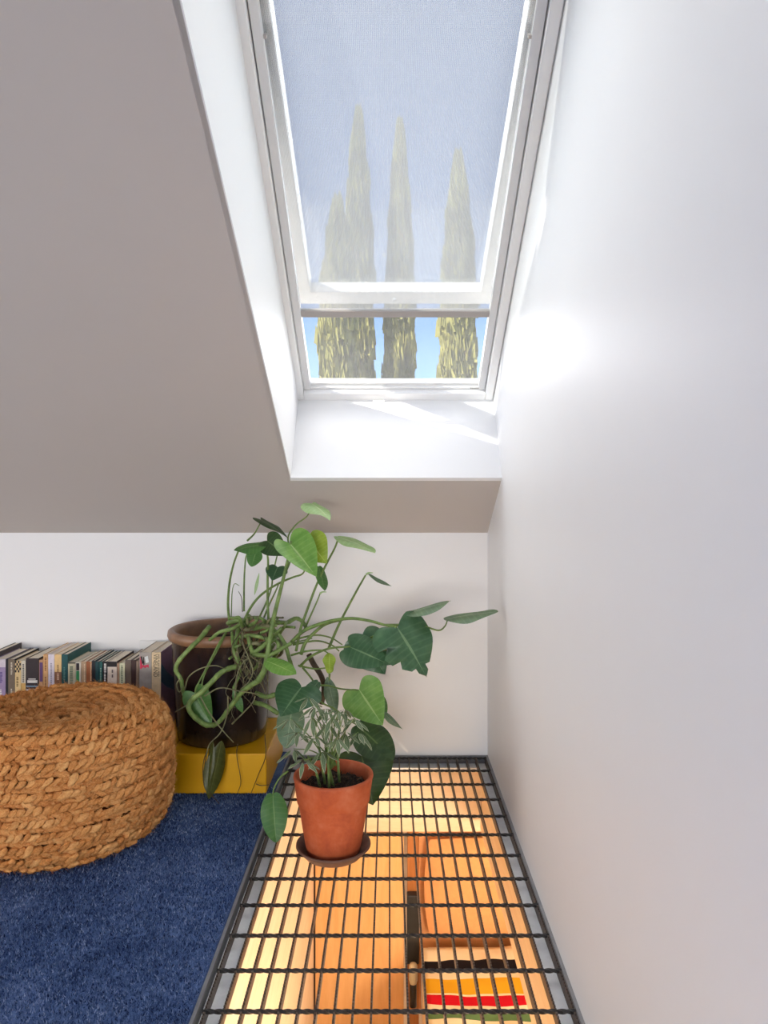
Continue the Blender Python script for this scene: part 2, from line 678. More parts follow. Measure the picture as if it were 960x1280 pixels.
# ------------------------------------------------------------------ skylight (window_1)
sk = empty('window_1', (0, B0[0], B0[1]))
tag(sk, 'white framed roof skylight with open sash, mesh shade and insect screen', kind='structure')
FV = Vector((0, -1, TF)).normalized()
FN = Vector((0, TF, 1)).normalized()
FO = Vector((0, B0[0], B0[1]))
FLEN = (Vector((0, B1[0], B1[1])) - FO).length


def Fp(u, v, n):
    return FO + Vector((u, 0, 0)) + FV * v + FN * n


def fbox(name, u0, u1, v0, v1, n0, n1, mat, parent=None, bevel=0):
    a = [Fp(u0, v0, n0), Fp(u1, v0, n0), Fp(u1, v1, n0), Fp(u0, v1, n0)]
    o = MB().hexa(a, FN * (n1 - n0)).build(name, mat, bevel=bevel)
    if parent:
        if parent is sk:
            part(o, parent)
        else:
            o.parent = parent
            o.matrix_parent_inverse = Matrix.Translation(sk.location).inverted()
            o.matrix_parent_inverse = parent.matrix_world.inverted() if False else Matrix.Identity(4)
    return o


UL, UR = WL - .001, XR - .002
# outer frame
fbox('frame_rail', UL, UL + .021, 0, FLEN, -.012, .032, M['frame'], sk, .003)
fbox('frame_rail', UR - .024, UR, 0, FLEN, -.012, .032, M['frame'], sk, .003)
fbox('frame_rail', UL + .021, UR - .024, 0, .032, -.012, .032, M['frame'], sk, .003)
fbox('frame_rail', UL + .021, UR - .024, FLEN - .034, FLEN, -.012, .075, M['frame'], sk, .003)
# inner guide rails of the shade
fbox('guide_rail', UL + .023, UL + .043, .034, FLEN - .034, .000, .026, M['frame2'], sk, .002)
fbox('guide_rail', UR - .046, UR - .026, .034, FLEN - .034, .000, .026, M['frame2'], sk, .002)
fbox('guide_rail', UL + .042, UR - .045, .034, .042, .004, .03, M['frame'], sk, .002)
for u in (UL + .043, UR - .052):
    fbox('rail_clip', u, u + .006, 1.02, 1.026, .001, .01, M['bar'], sk)
# outer ledge under the screen
fbox('sill', UL + .042, UR - .045, .042, .052, .012, .03, M['plastic'], sk)


def shade_mat(name, trans, col, fine, tr_col=(1, 1, 1, 1)):
    t = NT(name)
    tr = t.node('ShaderNodeBsdfTransparent')
    tr.inputs[0].default_value = tr_col
    tl = t.node('ShaderNodeBsdfTranslucent')
    tl.inputs[0].default_value = tuple(c * .36 for c in col[:3]) + (1,)
    df = t.node('ShaderNodeBsdfDiffuse')
    df.inputs[0].default_value = col
    m1 = t.node('ShaderNodeMixShader')
    m1.inputs[0].default_value = .6
    t.l.new(df.outputs[0], m1.inputs[1])
    t.l.new(tl.outputs[0], m1.inputs[2])
    m2 = t.node('ShaderNodeMixShader')
    v = t.coords('Object')
    sp = t.node('ShaderNodeSeparateXYZ')
    t.l.new(v, sp.inputs[0])
    sx = t.math('SINE', t.math('MULTIPLY', sp.outputs[0], fine))
    sy = t.math('SINE', t.math('MULTIPLY', sp.outputs[1], fine * 1.2))
    w = t.math('MULTIPLY', t.math('ADD', sx, sy), .06)
    t.l.new(t.math('ADD', w, 1 - trans), m2.inputs[0])
    t.l.new(tr.outputs[0], m2.inputs[1])
    t.l.new(m1.outputs[0], m2.inputs[2])
    t.surf(m2.outputs[0])
    return t.m


M['shade'] = shade_mat('shade_mesh_white', .64, (.86, .86, .86, 1), 2600)
M['screen'] = shade_mat('insect_screen', .86, (.75, .75, .78, 1), 3600)
VBAR = .330
fbox('mesh_shade', UL + .040, UR - .043, VBAR + .012, FLEN - .03, .010, .0106, M['shade'], sk)
shb = fbox('shade_bar', UL + .040, UR - .041, VBAR - .010, VBAR + .012, .004, .017, M['bar'], sk, .002)
fbox('insect_screen', UL + .040, UR - .043, .045, FLEN - .03, .022, .0224, M['screen'], sk)

# latch on the lower rail
lk = MB()
c = Fp(-.031, .012, -.016)
lk.lathe([(.0, 0), (.011, 0), (.012, .003), (.010, .008), (.004, .010), (0, .0105)], 20)
lo_ = lk.build('latch', M['plastic'], smooth=True)
lo_.matrix_world = Matrix.Translation(c) @ (-FN).to_track_quat('Z', 'Y').to_matrix().to_4x4()
part_m = lo_.matrix_world.copy()
lo_.parent = sk
lo_.matrix_parent_inverse = Matrix.Translation(sk.location).inverted()
lo_.matrix_world = part_m
la = fbox('latch_lever', -.05, -.014, .010, .016, -.027, -.022, M['plastic'], sk, .002)
for k in range(6):
    fbox('maker_print', .238 + k * .0045, .2415 + k * .0045, .0405, .0445, -.0008, 0.0, M['bar'], sk)

# open top-hung sash, its lower edge pushed outwards
SA = Vector((0, 1.15, 1.825 + .0))       # hinge side
SB = Vector((0, 2.085, 1.368))           # lifted lower edge
SV = (SA - SB).normalized()
SN = Vector((0, -SV.z, SV.y))
if SN.z < 0:
    SN = -SN
SLEN = (SA - SB).length
sash = None


def sbox(name, u0, u1, v0, v1, n0, n1, mat, bevel=0):
    q = lambda u, v: SB + Vector((u, 0, 0)) + SV * v + SN * n0
    o = MB().hexa([q(u0, v0), q(u1, v0), q(u1, v1), q(u0, v1)], SN * (n1 - n0)).build(name, mat, bevel=bevel)
    return part(o, sash or sk)


SL, SR = -.300, .335
sash = sbox('sash', SL, SR, 0, .050, -.002, .035, M['sashm'], .003)
sbox('sash_stile', SL, SL + .083, .055, SLEN, -.01, .045, M['sashm'], .003)
sbox('sash_stile', SR - .083, SR, .055, SLEN, -.01, .045, M['sashm'], .003)
t = NT('skylight_glass')
g1 = t.node('ShaderNodeBsdfTransparent')
g1.inputs[0].default_value = (.93, .96, .97, 1)
g2 = t.node('ShaderNodeBsdfGlossy')
g2.inputs['Roughness'].default_value = .02
gm = t.node('ShaderNodeMixShader')
fr = t.node('ShaderNodeFresnel')
fr.inputs[0].default_value = 1.45
t.l.new(t.math('MULTIPLY', fr.outputs[0], .3), gm.inputs[0])
t.l.new(g1.outputs[0], gm.inputs[1])
t.l.new(g2.outputs[0], gm.inputs[2])
t.surf(gm.outputs[0])
M['glass'] = t.m
sbox('glass_pane', SL + .08, SR - .08, .05, SLEN, .018, .024, M['glass'])
kb = MB().lathe([(.0, 0), (.007, 0), (.0075, .004), (.004, .006), (0, .006)], 16).build('sash_knob', M['plastic'], smooth=True)
kb.matrix_world = Matrix.Translation(SB + Vector((.014, 0, 0)) + SV * .03 + SN * -.01) @ (-SN).to_track_quat('Z', 'Y').to_matrix().to_4x4()
mwk = kb.matrix_world.copy()
kb.parent = sash
kb.matrix_parent_inverse = Matrix.Identity(4)
kb.matrix_world = mwk

# ------------------------------------------------------------------ room below the grating
ZF = -2.45
struct(MB().box(-.36, -.285, .25, 2.79, ZF, -.036).build('wall_lower_left', M['pale']), 'pale wooden wall below the grating on the carpet side')
lb = MB().box(-.285, .285, 2.30, 2.34, -.185, -.036)
struct(lb.build('trim_4', M['palez']), 'pale wooden board lining the far end of the floor opening')
struct(MB().box(.285, XR + .02, .25, 2.34, -.128, -.036).build('trim_5', M['pale'], bevel=.002), 'upper pale wooden beam under the right edge of the grating')
struct(MB().box(.287, XR + .02, .25, 2.34, -.232, -.131).build('trim_6', M['pale'], bevel=.002), 'lower pale wooden beam under the right edge of the grating')
struct(MB().box(-.36, 1.5, 3.35, 3.45, ZF, -.19).build('wall_lower_back', M['palez']), 'tan wooden wall at the back of the room below')
struct(MB().box(1.2, 1.32, .2, 3.4, ZF, -.2).build('wall_lower_right', M['wall']), 'side wall of the room below')
struct(MB().box(-.36, 1.32, .15, .25, ZF, -.036).build('wall_lower_front', M['wall']), 'front wall of the room below')
struct(MB().box(-.36, 1.32, .15, 3.45, ZF - .1, ZF).build('floor_lower', M['pale']), 'pale wooden floor of the room below')
struct(MB().box(-.36, 1.5, 2.34, 3.45, -.19, -.15).box(XR + .02, 1.5, .15, 2.34, -.19, -.15).build('ceiling_lower', M['wall']), 'ceiling of the room below')
# header over the cupboard, then the cupboard door
struct(MB().box(-.285, 1.2, 2.79, 2.83, -.452, -.19).build('trim_7', M['palez']), 'tan wooden header board above the orange door below')
dr = struct(MB().box(-.279, .053, 2.775, 2.80, ZF, -.458).build('door_1', M['orange'], bevel=.002), 'tall orange wooden door in the room below')
struct(MB().box(-.2848, -.2795, 2.772, 2.80, ZF, -.458).build('gap_shadow', plain('gap_shadow_brown', srgb(70, 44, 28), .7, .2)), 'dark strip painted as shadow in the gap beside the orange door below')  # dark brown box painted in as the shadow of the door gap
hb = empty('headboard', (.3, 2.90, -1.05))
tag(hb, 'wide orange wooden headboard panel behind the striped blanket', 'headboard')
part(MB().box(.068, .112, 2.835, 2.875, -1.35, -.455).build('shadow_strip', M['shadow_strip'], bevel=.002), hb)  # darker upright stands in for the shadow cast beside the orange door
part(MB().box(.112, .95, 2.83, 2.85, -1.15, -.456).build('panel', M['orange_d'], bevel=.002), hb)

# bed with striped blanket
bed = empty('bunk_bed', (.5, 2.3, ZF))
tag(bed, 'wooden bunk bed in the room under the grating', 'bed')
part(MB().box(.120, 1.15, 1.2, 2.83, -1.12, -.98).build('bed_frame', M['pale'], bevel=.004), bed)
part(MB().box(.128, 1.13, 1.25, 2.80, -.98, -.885).build('mattress', M['paper'], bevel=.02), bed)
for (x, y) in ((.125, 1.22), (1.08, 1.22), (.125, 2.75), (1.08, 2.75)):
    part(MB().box(x, x + .06, y, y + .06, ZF, -1.12).build('leg', M['pale']), bed)


def blanket_mat():
    t = NT('striped_wool')
    b = t.bsdf((.8, .75, .6, 1), .9, .1)
    v = t.coords('Object')
    sp = t.node('ShaderNodeSeparateXYZ')
    t.l.new(v, sp.inputs[0])
    w = t.noise(v, 6, 2)
    yy = t.math('ADD', sp.outputs[1], t.math('MULTIPLY', t.math('SUBTRACT', w, .5), .02))
    k = t.math('MULTIPLY', t.math('ADD', yy, .6), 1 / 1.2)
    cream, black = srgb(240, 222, 186), srgb(30, 26, 30)
    yel, red, grn = srgb(226, 172, 40), srgb(206, 24, 40), srgb(98, 130, 84)
    T = lambda Y: (Y - 2.2 + .6) / 1.2
    st = [(0, cream), (T(2.368), grn), (T(2.411), cream), (T(2.437), red), (T(2.487), cream), (T(2.50), yel), (T(2.575), cream), (T(2.61), black), (T(2.665), cream)]
    t.l.new(t.ramp(k, st, 'CONSTANT'), b.inputs['Base Color'])
    t.bump(t.noise(v, 300, 3), b, .3, .002)
    t.surf(b.outputs[0])
    return t.m


nx, ny = 60, 70
bl = MB()
for top_ in (0, 1):
    for j in range(ny + 1):
        for i in range(nx + 1):
            x = .125 + .98 * i / nx
            y = 1.62 + 1.115 * j / ny
            z = -.868 + .008 * math.sin(y * 9 + x * 3) + .010 * noise.noise(Vector((x * 9, y * 12, 1)))
            z += .012 * top_
            bl.v.append((x, y - 2.2, z))
q = (nx + 1) * (ny + 1)
for top_ in (0, 1):
    for j in range(ny):
        for i in range(nx):
            a = top_ * q + j * (nx + 1) + i
            f = (a, a + 1, a + nx + 2, a + nx + 1)
            bl.f.append(f if top_ else f[::-1])
for i in range(nx):
    bl.f.append((i, i + 1, q + i + 1, q + i))
    a = ny * (nx + 1) + i
    bl.f.append((a + 1, a, q + a, q + a + 1))
for j in range(ny):
    a = j * (nx + 1)
    bl.f.append((a + nx + 1, a, q + a, q + a + nx + 1))
    a += nx
    bl.f.append((a, a + nx + 1, q + a + nx + 1, q + a))
bo = bl.build('striped_blanket', blanket_mat(), smooth=True)
bo.location = (0, 2.2, 0)
tag(bo, 'cream wool blanket with green, red, yellow and black stripes', 'blanket')

# bolster cushion against the headboard
cu = MB()
nu, nv = 28, 20
for j in range(nv + 1):
    for i in range(nu + 1):
        a, b_ = -1 + 2 * i / nu, -1 + 2 * j / nv
        cu.v.append((a, b_, 1))
cu2 = MB()
for s in (-1, 1):
    base = len(cu2.v)
    for j in range(nv + 1):
        for i in range(nu + 1):
            a, b_ = -1 + 2 * i / nu, -1 + 2 * j / nv
            th = (max(0, 1 - abs(a) ** 3.5) ** .5) * (max(0, 1 - abs(b_) ** 3.5) ** .5)
            x = .42 * a * (1 - .05 * b_ * b_)
            z = .190 * b_ * (1 - .05 * a * a)
            cu2.v.append((.55 + x, 2.775 + s * .045 * th, -.655 + z + .006 * noise.noise(Vector((a * 3, b_ * 3, s)))))
    for j in range(nv):
        for i in range(nu):
            k = base + j * (nu + 1) + i
            f = (k, k + 1, k + nu + 2, k + nu + 1)
            cu2.f.append(f if s < 0 else f[::-1])
co = cu2.build('bolster_cushion', plain('tan_cushion', srgb(230, 164, 108), .75, .2, var=.05, nscale=60, bump=.15, bscale=500), smooth=True)
tag(co, 'tan orange cushion leaning on the headboard above the blanket', 'cushion')

# black wall lamp beside the headboard
lamp = empty('reading_lamp', (.09, 2.80, -.98))
tag(lamp, 'slim black reading lamp with cream head beside the headboard', 'lamp')
part(MB().box(.066, .112, 2.80, 2.834, -.96, -.70).build('wall_plate', M['blackp'], bevel=.003), lamp)
part(MB().tube([(.088, 2.79, -1.01), (.088, 2.765, -1.02), (.088, 2.76, -1.09)], .013, 12).build('arm', M['blackp'], smooth=True), lamp)
part(MB().lathe([(.0, -1.0), (.012, -.998), (.016, -.985), (.016, -.935), (.012, -.925), (0, -.922)], 20, .088, 2.75).build('lamp_head', M['cream_m'], smooth=True), lamp)

# ceiling globe that lights the lower room
gl = empty('globe_light', (.25, .75, -.3))
tag(gl, 'warm white globe ceiling light in the room under the grating', 'lamp')
part(MB().lathe([(0, -.19), (.06, -.19), (.06, -.21), (.02, -.22), (.02, -.26), (0, -.26)], 24, .55, 1.0).build('canopy', M['cream_m'], smooth=True), gl)
t = NT('globe_glow')
e = t.node('ShaderNodeEmission')
e.inputs[0].default_value = (1, .86, .7, 1)
e.inputs[1].default_value = 8
t.surf(e.outputs[0])
sph = [(max(.0001, .09 * math.sin(a)), -.34 - .09 * math.cos(a)) for a in [PI * i / 14 for i in range(15)]]
part(MB().lathe(sph, 24, .55, 1.0).build('globe', t.m, smooth=True), gl)
pl = bpy.data.lights.new('globe_lamp', 'POINT')
pl.energy = 21
pl.color = (1, .84, .68)
pl.shadow_soft_size = .1
plo = bpy.data.objects.new('globe_lamp', pl)
plo.location = (.55, 1.12, -.47)
COL.objects.link(plo)
plo.parent = gl
plo.matrix_parent_inverse = Matrix.Translation(gl.location).inverted()

# ------------------------------------------------------------------ yellow plinth
yo = MB().box(-.604, -.337, 2.02, YB - .004, ZCARP, .122).build('yellow_box', M['yellow'], bevel=.0025)
tag(yo, 'low yellow painted box under the dark glazed plant pot', 'box')
yo = MB().box(-2.6, -.606, 2.105, YB - .004, ZCARP, .122).build('book_plinth', M['yellow'], bevel=.0025)
tag(yo, 'long low yellow plinth carrying the row of books', 'plinth')

# wall socket behind the books
so = empty('wall_socket', (-.745, YB, .34))
tag(so, 'white wall socket on the knee wall just above the books', 'socket')
part(MB().box(-.79, -.70, YB - .006, YB - .0005, .295, .365).build('plate', M['plastic'], bevel=.002), so)
part(MB().box(-.748, -.744, YB - .0068, YB - .006, .345, .353).build('slot', M['bar']), so)

# ------------------------------------------------------------------ books
YS = 2.170


def bx(x):
    return (x - VX) * YS / FPX


def bz(y):
    return HC - (y - VY) * YS / FPX


def flat(name, x0, x1, z0, z1, mat, parent, d=.0004, y=YS):
    o = MB().box(x0, x1, y - d, y + .0001, z0, z1).build(name, mat)
    return part(o, parent)


def cm(rgb):
    return plain('cover_%d_%d_%d' % rgb, srgb(*rgb), .45, .4, var=.1, nscale=70)


# x0, x1, top y, spine colour, depth, side colour, label, prints [(u0,u1,ytop,ybot,colour)]
LILAC, WHITE, BLACK, CREAM = (196, 186, 200), (226, 222, 216), (28, 26, 30), (222, 206, 170)
BOOKS = [
    (-26, -17, 822, (120, 96, 80), .16, None, 'brown paperback at the far end of the row beyond the lilac book', []),
    (-16.5, -8, 818, (60, 52, 56), .165, None, 'dark grey paperback next to the brown one in the row', []),
    (-7.5, 7, 824, (150, 132, 166), .15, None, 'lilac book with pale top half standing beside a thin black book', [(.0, 1, 824, 834, (206, 196, 204)), (.25, .75, 840, 853, (92, 76, 130)), (.3, .7, 862, 872, WHITE)]),
    (7.4, 10, 824, BLACK, .15, None, 'thin black book between the lilac book and a grey-brown one', []),
    (10.3, 18.4, 824, (112, 98, 82), .15, BLACK, 'grey-brown paperback with pale vertical title beside the checkered book', [(.4, .65, 828, 842, (206, 196, 174)), (.4, .65, 861, 868, (206, 196, 174))]),
    (18.8, 26, 826, (216, 190, 138), .14, None, 'book with a black checkered spine top over cream', [(.25, .6, 846, 858, (120, 96, 52))]),
    (26.5, 32, 826, (214, 206, 184), .14, (60, 50, 44), 'cream paperback with dark lettering beside the wide black book', [(.3, .7, 830, 852, (92, 88, 84)), (0, 1, 854, 872, (206, 164, 94))]),
    (32.6, 48.4, 823, (50, 40, 42), .15, BLACK, 'wide black hardback with white title near the spine foot', [(.18, .76, 848.2, 849.4, WHITE), (.1, .9, 850.2, 853.6, WHITE), (.0, 1, 857, 858.6, (120, 150, 170)), (0, 1, 861.5, 864, (206, 196, 190))]),
    (48.9, 53.8, 825, (184, 140, 100), .13, None, 'tan paperback with a purple spine panel', [(.12, .9, 828, 852, (92, 62, 110))]),
    (54.2, 59.8, 818, (206, 160, 108), .165, None, 'tall tan paperback with brown lettering before the white one', [(.3, .7, 822, 838, (132, 88, 52)), (.3, .7, 846, 858, (132, 88, 52))]),
    (60.2, 67.8, 818, (218, 210, 220), .165, None, 'tall whitish paperback with faint grey lettering', [(.38, .64, 829, 856, (150, 144, 160))]),
    (68.2, 76.8, 818, (226, 190, 132), .165, None, 'tall yellow-tan paperback with brown lower spine', [(0, 1, 840, 872, (136, 92, 66)), (.35, .68, 831, 839, (150, 110, 64)), (.35, .68, 842, 850, (214, 180, 150))]),
    (77.2, 84.6, 818, (20, 78, 80), .175, (16, 84, 82), 'tall teal hardback leaning above its shorter neighbours', [(.3, .6, 834, 850, (86, 132, 124))]),
    (85, 94, 828, (196, 190, 160), .15, None, 'grey-cream paperback with green block lettering', [(.25, .72, 833, 855, (96, 112, 90)), (0, 1, 828, 829.5, (60, 54, 50))]),
    (94.6, 101, 828, (214, 210, 196), .15, None, 'narrow paperback with black and bright green spine blocks', [(.1, .7, 829, 838, (40, 34, 36)), (.1, .7, 838.5, 853, (52, 142, 84))]),
    (101.4, 107.6, 827, (176, 148, 118), .15, None, 'light brown paperback beside the rust coloured one', [(.6, .8, 830, 853, (222, 200, 170))]),
    (108, 114.6, 827, (160, 96, 58), .15, (24, 22, 26), 'rust brown paperback beside the rounded black spine', [(.75, 1, 827, 850, (222, 196, 156))]),
    (115, 118.8, 826, (26, 30, 36), .15, None, 'rounded black spined book beside dark teal paperbacks', []),
    (119.2, 123.8, 827, (20, 66, 70), .145, None, 'dark teal paperback with plain spine beside a lettered teal one', []),
    (124.2, 128, 827, (30, 88, 86), .145, None, 'teal paperback with pale lettering', [(.3, .65, 835, 850, (150, 176, 160))]),
    (128.4, 134, 827, (22, 22, 26), .145, None, 'black paperback with white handwritten style title', [(.3, .8, 829.5, 840, WHITE), (.3, .7, 842, 852, WHITE)]),
    (134.4, 146, 827, (226, 212, 196), .145, (40, 28, 26), 'white book with a black band at the spine top', [(0, 1, 827, 833.5, BLACK), (.45, .6, 837, 841, (110, 96, 90)), (.45, .6, 843, 847, (110, 96, 90))]),
    (146.4, 149, 829, (176, 140, 112), .13, None, 'thin tan booklet beside the pale green lettered book', []),
    (149.4, 156, 829, (214, 214, 180), .13, None, 'pale cream paperback with grey-green lettering', [(.3, .65, 832, 852, (110, 122, 96))]),
    (156.4, 163.8, 825, (110, 96, 84), .15, None, 'grey-brown hardback with worn spine beside the maroon one', [(.15, .2, 826, 870, (140, 126, 112))]),
    (164.2, 169.8, 825, (62, 40, 38), .15, (86, 46, 58), 'dark maroon book in the row', []),
    (170.2, 173.6, 826, (140, 118, 100), .14, None, 'thin light brown book before the tall grey one', []),
    (174.2, 189.2, 815.5, (166, 158, 150), .158, (120, 112, 110), 'tall grey paperback with black, white and red emblem at spine top', []),
    (189.6, 201, 815.5, (224, 200, 160), .158, (150, 108, 138), 'tall cream paperback with a black title and purple cover by the brown pot', []),
]


def text_mesh(s, size, ext=0.0):
    cu_ = bpy.data.curves.new('txt', 'FONT')
    cu_.body = s
    cu_.size = size
    cu_.align_x = 'LEFT'
    cu_.align_y = 'CENTER'
    ob = bpy.data.objects.new('txt', cu_)
    COL.objects.link(ob)
    bpy.context.view_layer.update()
    dg = bpy.context.evaluated_depsgraph_get()
    me = bpy.data.meshes.new_from_object(ob.evaluated_get(dg))
    bpy.data.objects.remove(ob)
    return me


def make_book(x0, x1, ytop, colr, dep, side, label, prints):
    X0, X1, Z1 = bx(x0), bx(x1), bz(ytop)
    Z0 = .122
    b = empty('paperback_book', ((X0 + X1) / 2, YS + dep / 2, Z0))
    tag(b, label, 'book', 'books in a row on the yellow plinth')
    tk = min(.0016, (X1 - X0) * .14)
    cov = MB()
    cov.box(X0, X1, YS, YS + .0016, Z0, Z1)                 # spine
    cov.box(X0, X0 + tk, YS + .0016, YS + dep, Z0, Z1)      # boards
    b_cov = part(cov.build('cover', cm(colr)), b)
    part(MB().box(X1 - tk, X1, YS + .0016, YS + dep, Z0, Z1).build('cover_board', cm(side or colr)), b)
    part(MB().box(X0 + tk, X1 - tk, YS + .0016, YS + dep - .003, Z0 + .001, Z1 - .0018).build('pages', M['paper']), b)
    for k, (u0, u1, ya, yb_, c) in enumerate(prints):
        w = X1 - X0
        if u1 - u0 < .55 and yb_ - ya > 4.5:                # lettering running down the spine: broken marks
            rr = random.Random(int(x0 * 10) + k)
            z = bz(ya)
            mk = MB()
            while z > bz(yb_):
                h = rr.uniform(.0022, .0042)
                mk.box(X0 + w * u0, X0 + w * (u1 - rr.uniform(0, .08)), YS - .0004, YS + .0001, z - h, z)
                z -= h + rr.uniform(.0012, .002)
            part(mk.build('spine_print', cm(c)), b_cov)
        else:
            flat('spine_panel', X0 + w * u0 + 1e-5, X0 + w * u1 - 1e-5, max(Z0, bz(yb_)), bz(ya), cm(c), b_cov, .0002 + .0001 * k)
    return b


bk = [make_book(*a) for a in BOOKS]
# checkered spine top
X0, X1 = bx(18.8), bx(26)
ck = MB()
for r in range(5):
    for c_ in range(4):
        if (r + c_) % 2 == 0:
            w = (X1 - X0) / 4
            ck.box(X0 + c_ * w, X0 + c_ * w + w, YS - .0004, YS + .0001, bz(826 + 2.9 * (r + 1)), bz(826 + 2.9 * r))
part(ck.build('checker_print', cm(BLACK)), bk[5])
# emblem on the tall grey book
em = bk[-2]
emb = MB()
r1 = [P(175.6, 820.8, YS), P(177.4, 820.2, YS), P(179.4, 828.6, YS), P(177.8, 830.6, YS)]
for q_ in (r1, [P(178.9, 821.5, YS), P(180.0, 821.2, YS), P(180.6, 830.2, YS), P(179.2, 832, YS), ]):
    emb.hexa([Vector((p.x, YS - .0003, p.z)) for p in q_], (0, .0004, 0))
part(emb.build('emblem_black', cm((24, 22, 26))), em)
part(MB().hexa([Vector((p.x, YS - .0003, p.z)) for p in (P(180.8, 821.2, YS), P(184.6, 819.8, YS), P(186.2, 827.8, YS), P(182.4, 829, YS))], (0, .0004, 0)).build('emblem_white', cm((226, 230, 228))), em)
rp = [(175, 819), (175.9, 824), (178.2, 831.4), (181.5, 831.6), (185.8, 830.4), (186, 835), (183.6, 833.6), (181.8, 835.4), (179, 833.8), (176.8, 836), (175, 836)]
part(MB().prism([Vector((bx(x), YS - .0002, bz(y))) for x, y in rp], (0, .0003, 0)).build('emblem_red', cm((206, 52, 84))), em)
# title on the tall cream book
vb = bk[-1]
tm = text_mesh('VINELAND', .0135)
tm.materials.append(cm((40, 34, 34)))
to = link('spine_title', tm)
xs = [v.co.x for v in tm.vertices]
wt = max(xs) - min(xs)
sc_ = (bz(817.5) - bz(845.8)) / wt
to.matrix_world = Matrix.Translation((bx(194.4), YS - .0005, bz(817.5))) @ Matrix.Rotation(PI / 2, 4, 'X') @ Matrix.Rotation(-PI / 2, 4, 'Z') @ Matrix.Diagonal((sc_, 1.35, 1, 1))
mw = to.matrix_world.copy()
to.parent = vb
to.matrix_parent_inverse = Matrix.Translation(vb.location).inverted()
to.matrix_world = mw
mk = MB()
z = bz(818)
rr = random.Random(5)
while z > bz(846):
    mk.box(bx(197.9), bx(199.2), YS - .0004, YS + .0001, z - .002, z)
    z -= .0035 if rr.random() < .85 else .006
part(mk.build('spine_print', cm((90, 80, 74))), vb)
# blue band on its purple cover
XB = bx(201)
bandp = [(YS + .002, bz(829)), (YS + .06, bz(846)), (YS + .15, bz(866)), (YS + .15, bz(880)), (YS + .06, bz(866)), (YS + .002, bz(852))]
part(MB().prism([(XB + .0004, a, b) for a, b in bandp], (-.0006, 0, 0)).build('cover_band', cm((70, 100, 124))), vb)

# ------------------------------------------------------------------ woven pouf
pouf = empty('knitted_pouf', (-.802, 1.815, ZCARP))
tag(pouf, 'round chunky knitted jute pouf on the navy carpet in front of the books', 'pouf')


def jute():
    t = NT('jute_yarn')
    b = t.bsdf(srgb(190, 122, 58), .85, .15)
    v = t.coords('Object')
    at = t.node('ShaderNodeAttribute')
    at.attribute_name = 'rnd'
    uvn = t.node('ShaderNodeUVMap')
    f = t.noise(v, 260, 4, .7)
    g = t.noise(v, 9, 3)
    k = t.math('ADD', t.math('MULTIPLY', f, .6), t.math('ADD', t.math('MULTIPLY', g, .25), t.math('MULTIPLY', at.outputs['Fac'], .22)))
    t.l.new(t.ramp(k, [(.32, srgb(166, 100, 48)), (.52, srgb(222, 152, 86)), (.72, srgb(246, 194, 128))]), b.inputs['Base Color'])
    t.bump(f, b, .8, .003)
    t.surf(b.outputs[0])
    return t.m


M['jute'] = jute()
PH, PR = .315, .268


def pouf_profile(s):
    """s from 0 (bottom rim on floor) over the side to 1 (top centre): returns r, z, outward normal (nr, nz)"""
    pts = [(.17, .010), (.215, .016), (.242, .045), (.253, .10), (.255, .16), (.252, .21), (.243, .252), (.222, .286), (.185, .296), (.14, .288), (.09, .276), (.04, .270), (.0, .269)]
    return pts


prof_c = catmull([Vector((r, 0, z)) for r, z in pouf_profile(0)], 10)
cum = [0]
for a, b in zip(prof_c, prof_c[1:]):
    cum.append(cum[-1] + (b - a).length)


def prof_at(d):
    d = min(max(d, 0), cum[-1] - 1e-6)
    for i in range(len(cum) - 1):
        if cum[i + 1] >= d:
            t_ = (d - cum[i]) / max(1e-9, cum[i + 1] - cum[i])
            p = prof_c[i].lerp(prof_c[i + 1], t_)
            tg = (prof_c[i + 1] - prof_c[i]).normalized()
            return p, tg
    return prof_c[-1], Vector((-1, 0, 0))


body = MB().lathe([(max(.0005, p.x - .012 * (1 if p.z < .28 else .6)), max(.004, p.z - (.012 if p.z > .2 else 0))) for p in prof_c[::3]], 48, cap0=True)
body.build('inner_body', plain('jute_core', srgb(104, 60, 28), .9, .1, var=.2, nscale=80), pouf, smooth=True)

# unit stitch: a plump, slightly twisted capsule along +X
SN_, SM_ = 8, 9
unit = []
for i in range(SN_ + 1):
    a = PI * i / SN_
    xx = -math.cos(a)
    rr_ = math.sin(a) ** .8
    for k in range(SM_):
        b = 2 * PI * k / SM_ + xx * 1.5
        rq_ = rr_ * (1 + .20 * math.cos(3 * (2 * PI * k / SM_)))
        unit.append((xx, rq_ * math.cos(b), rq_ * math.sin(b)))
unit = np.array(unit)
ufaces = []
for i in range(SN_):
    for k in range(SM_):
        j = (k + 1) % SM_
        ufaces.append((i * SM_ + k, i * SM_ + j, (i + 1) * SM_ + j, (i + 1) * SM_ + k))
ufaces = np.array(ufaces)

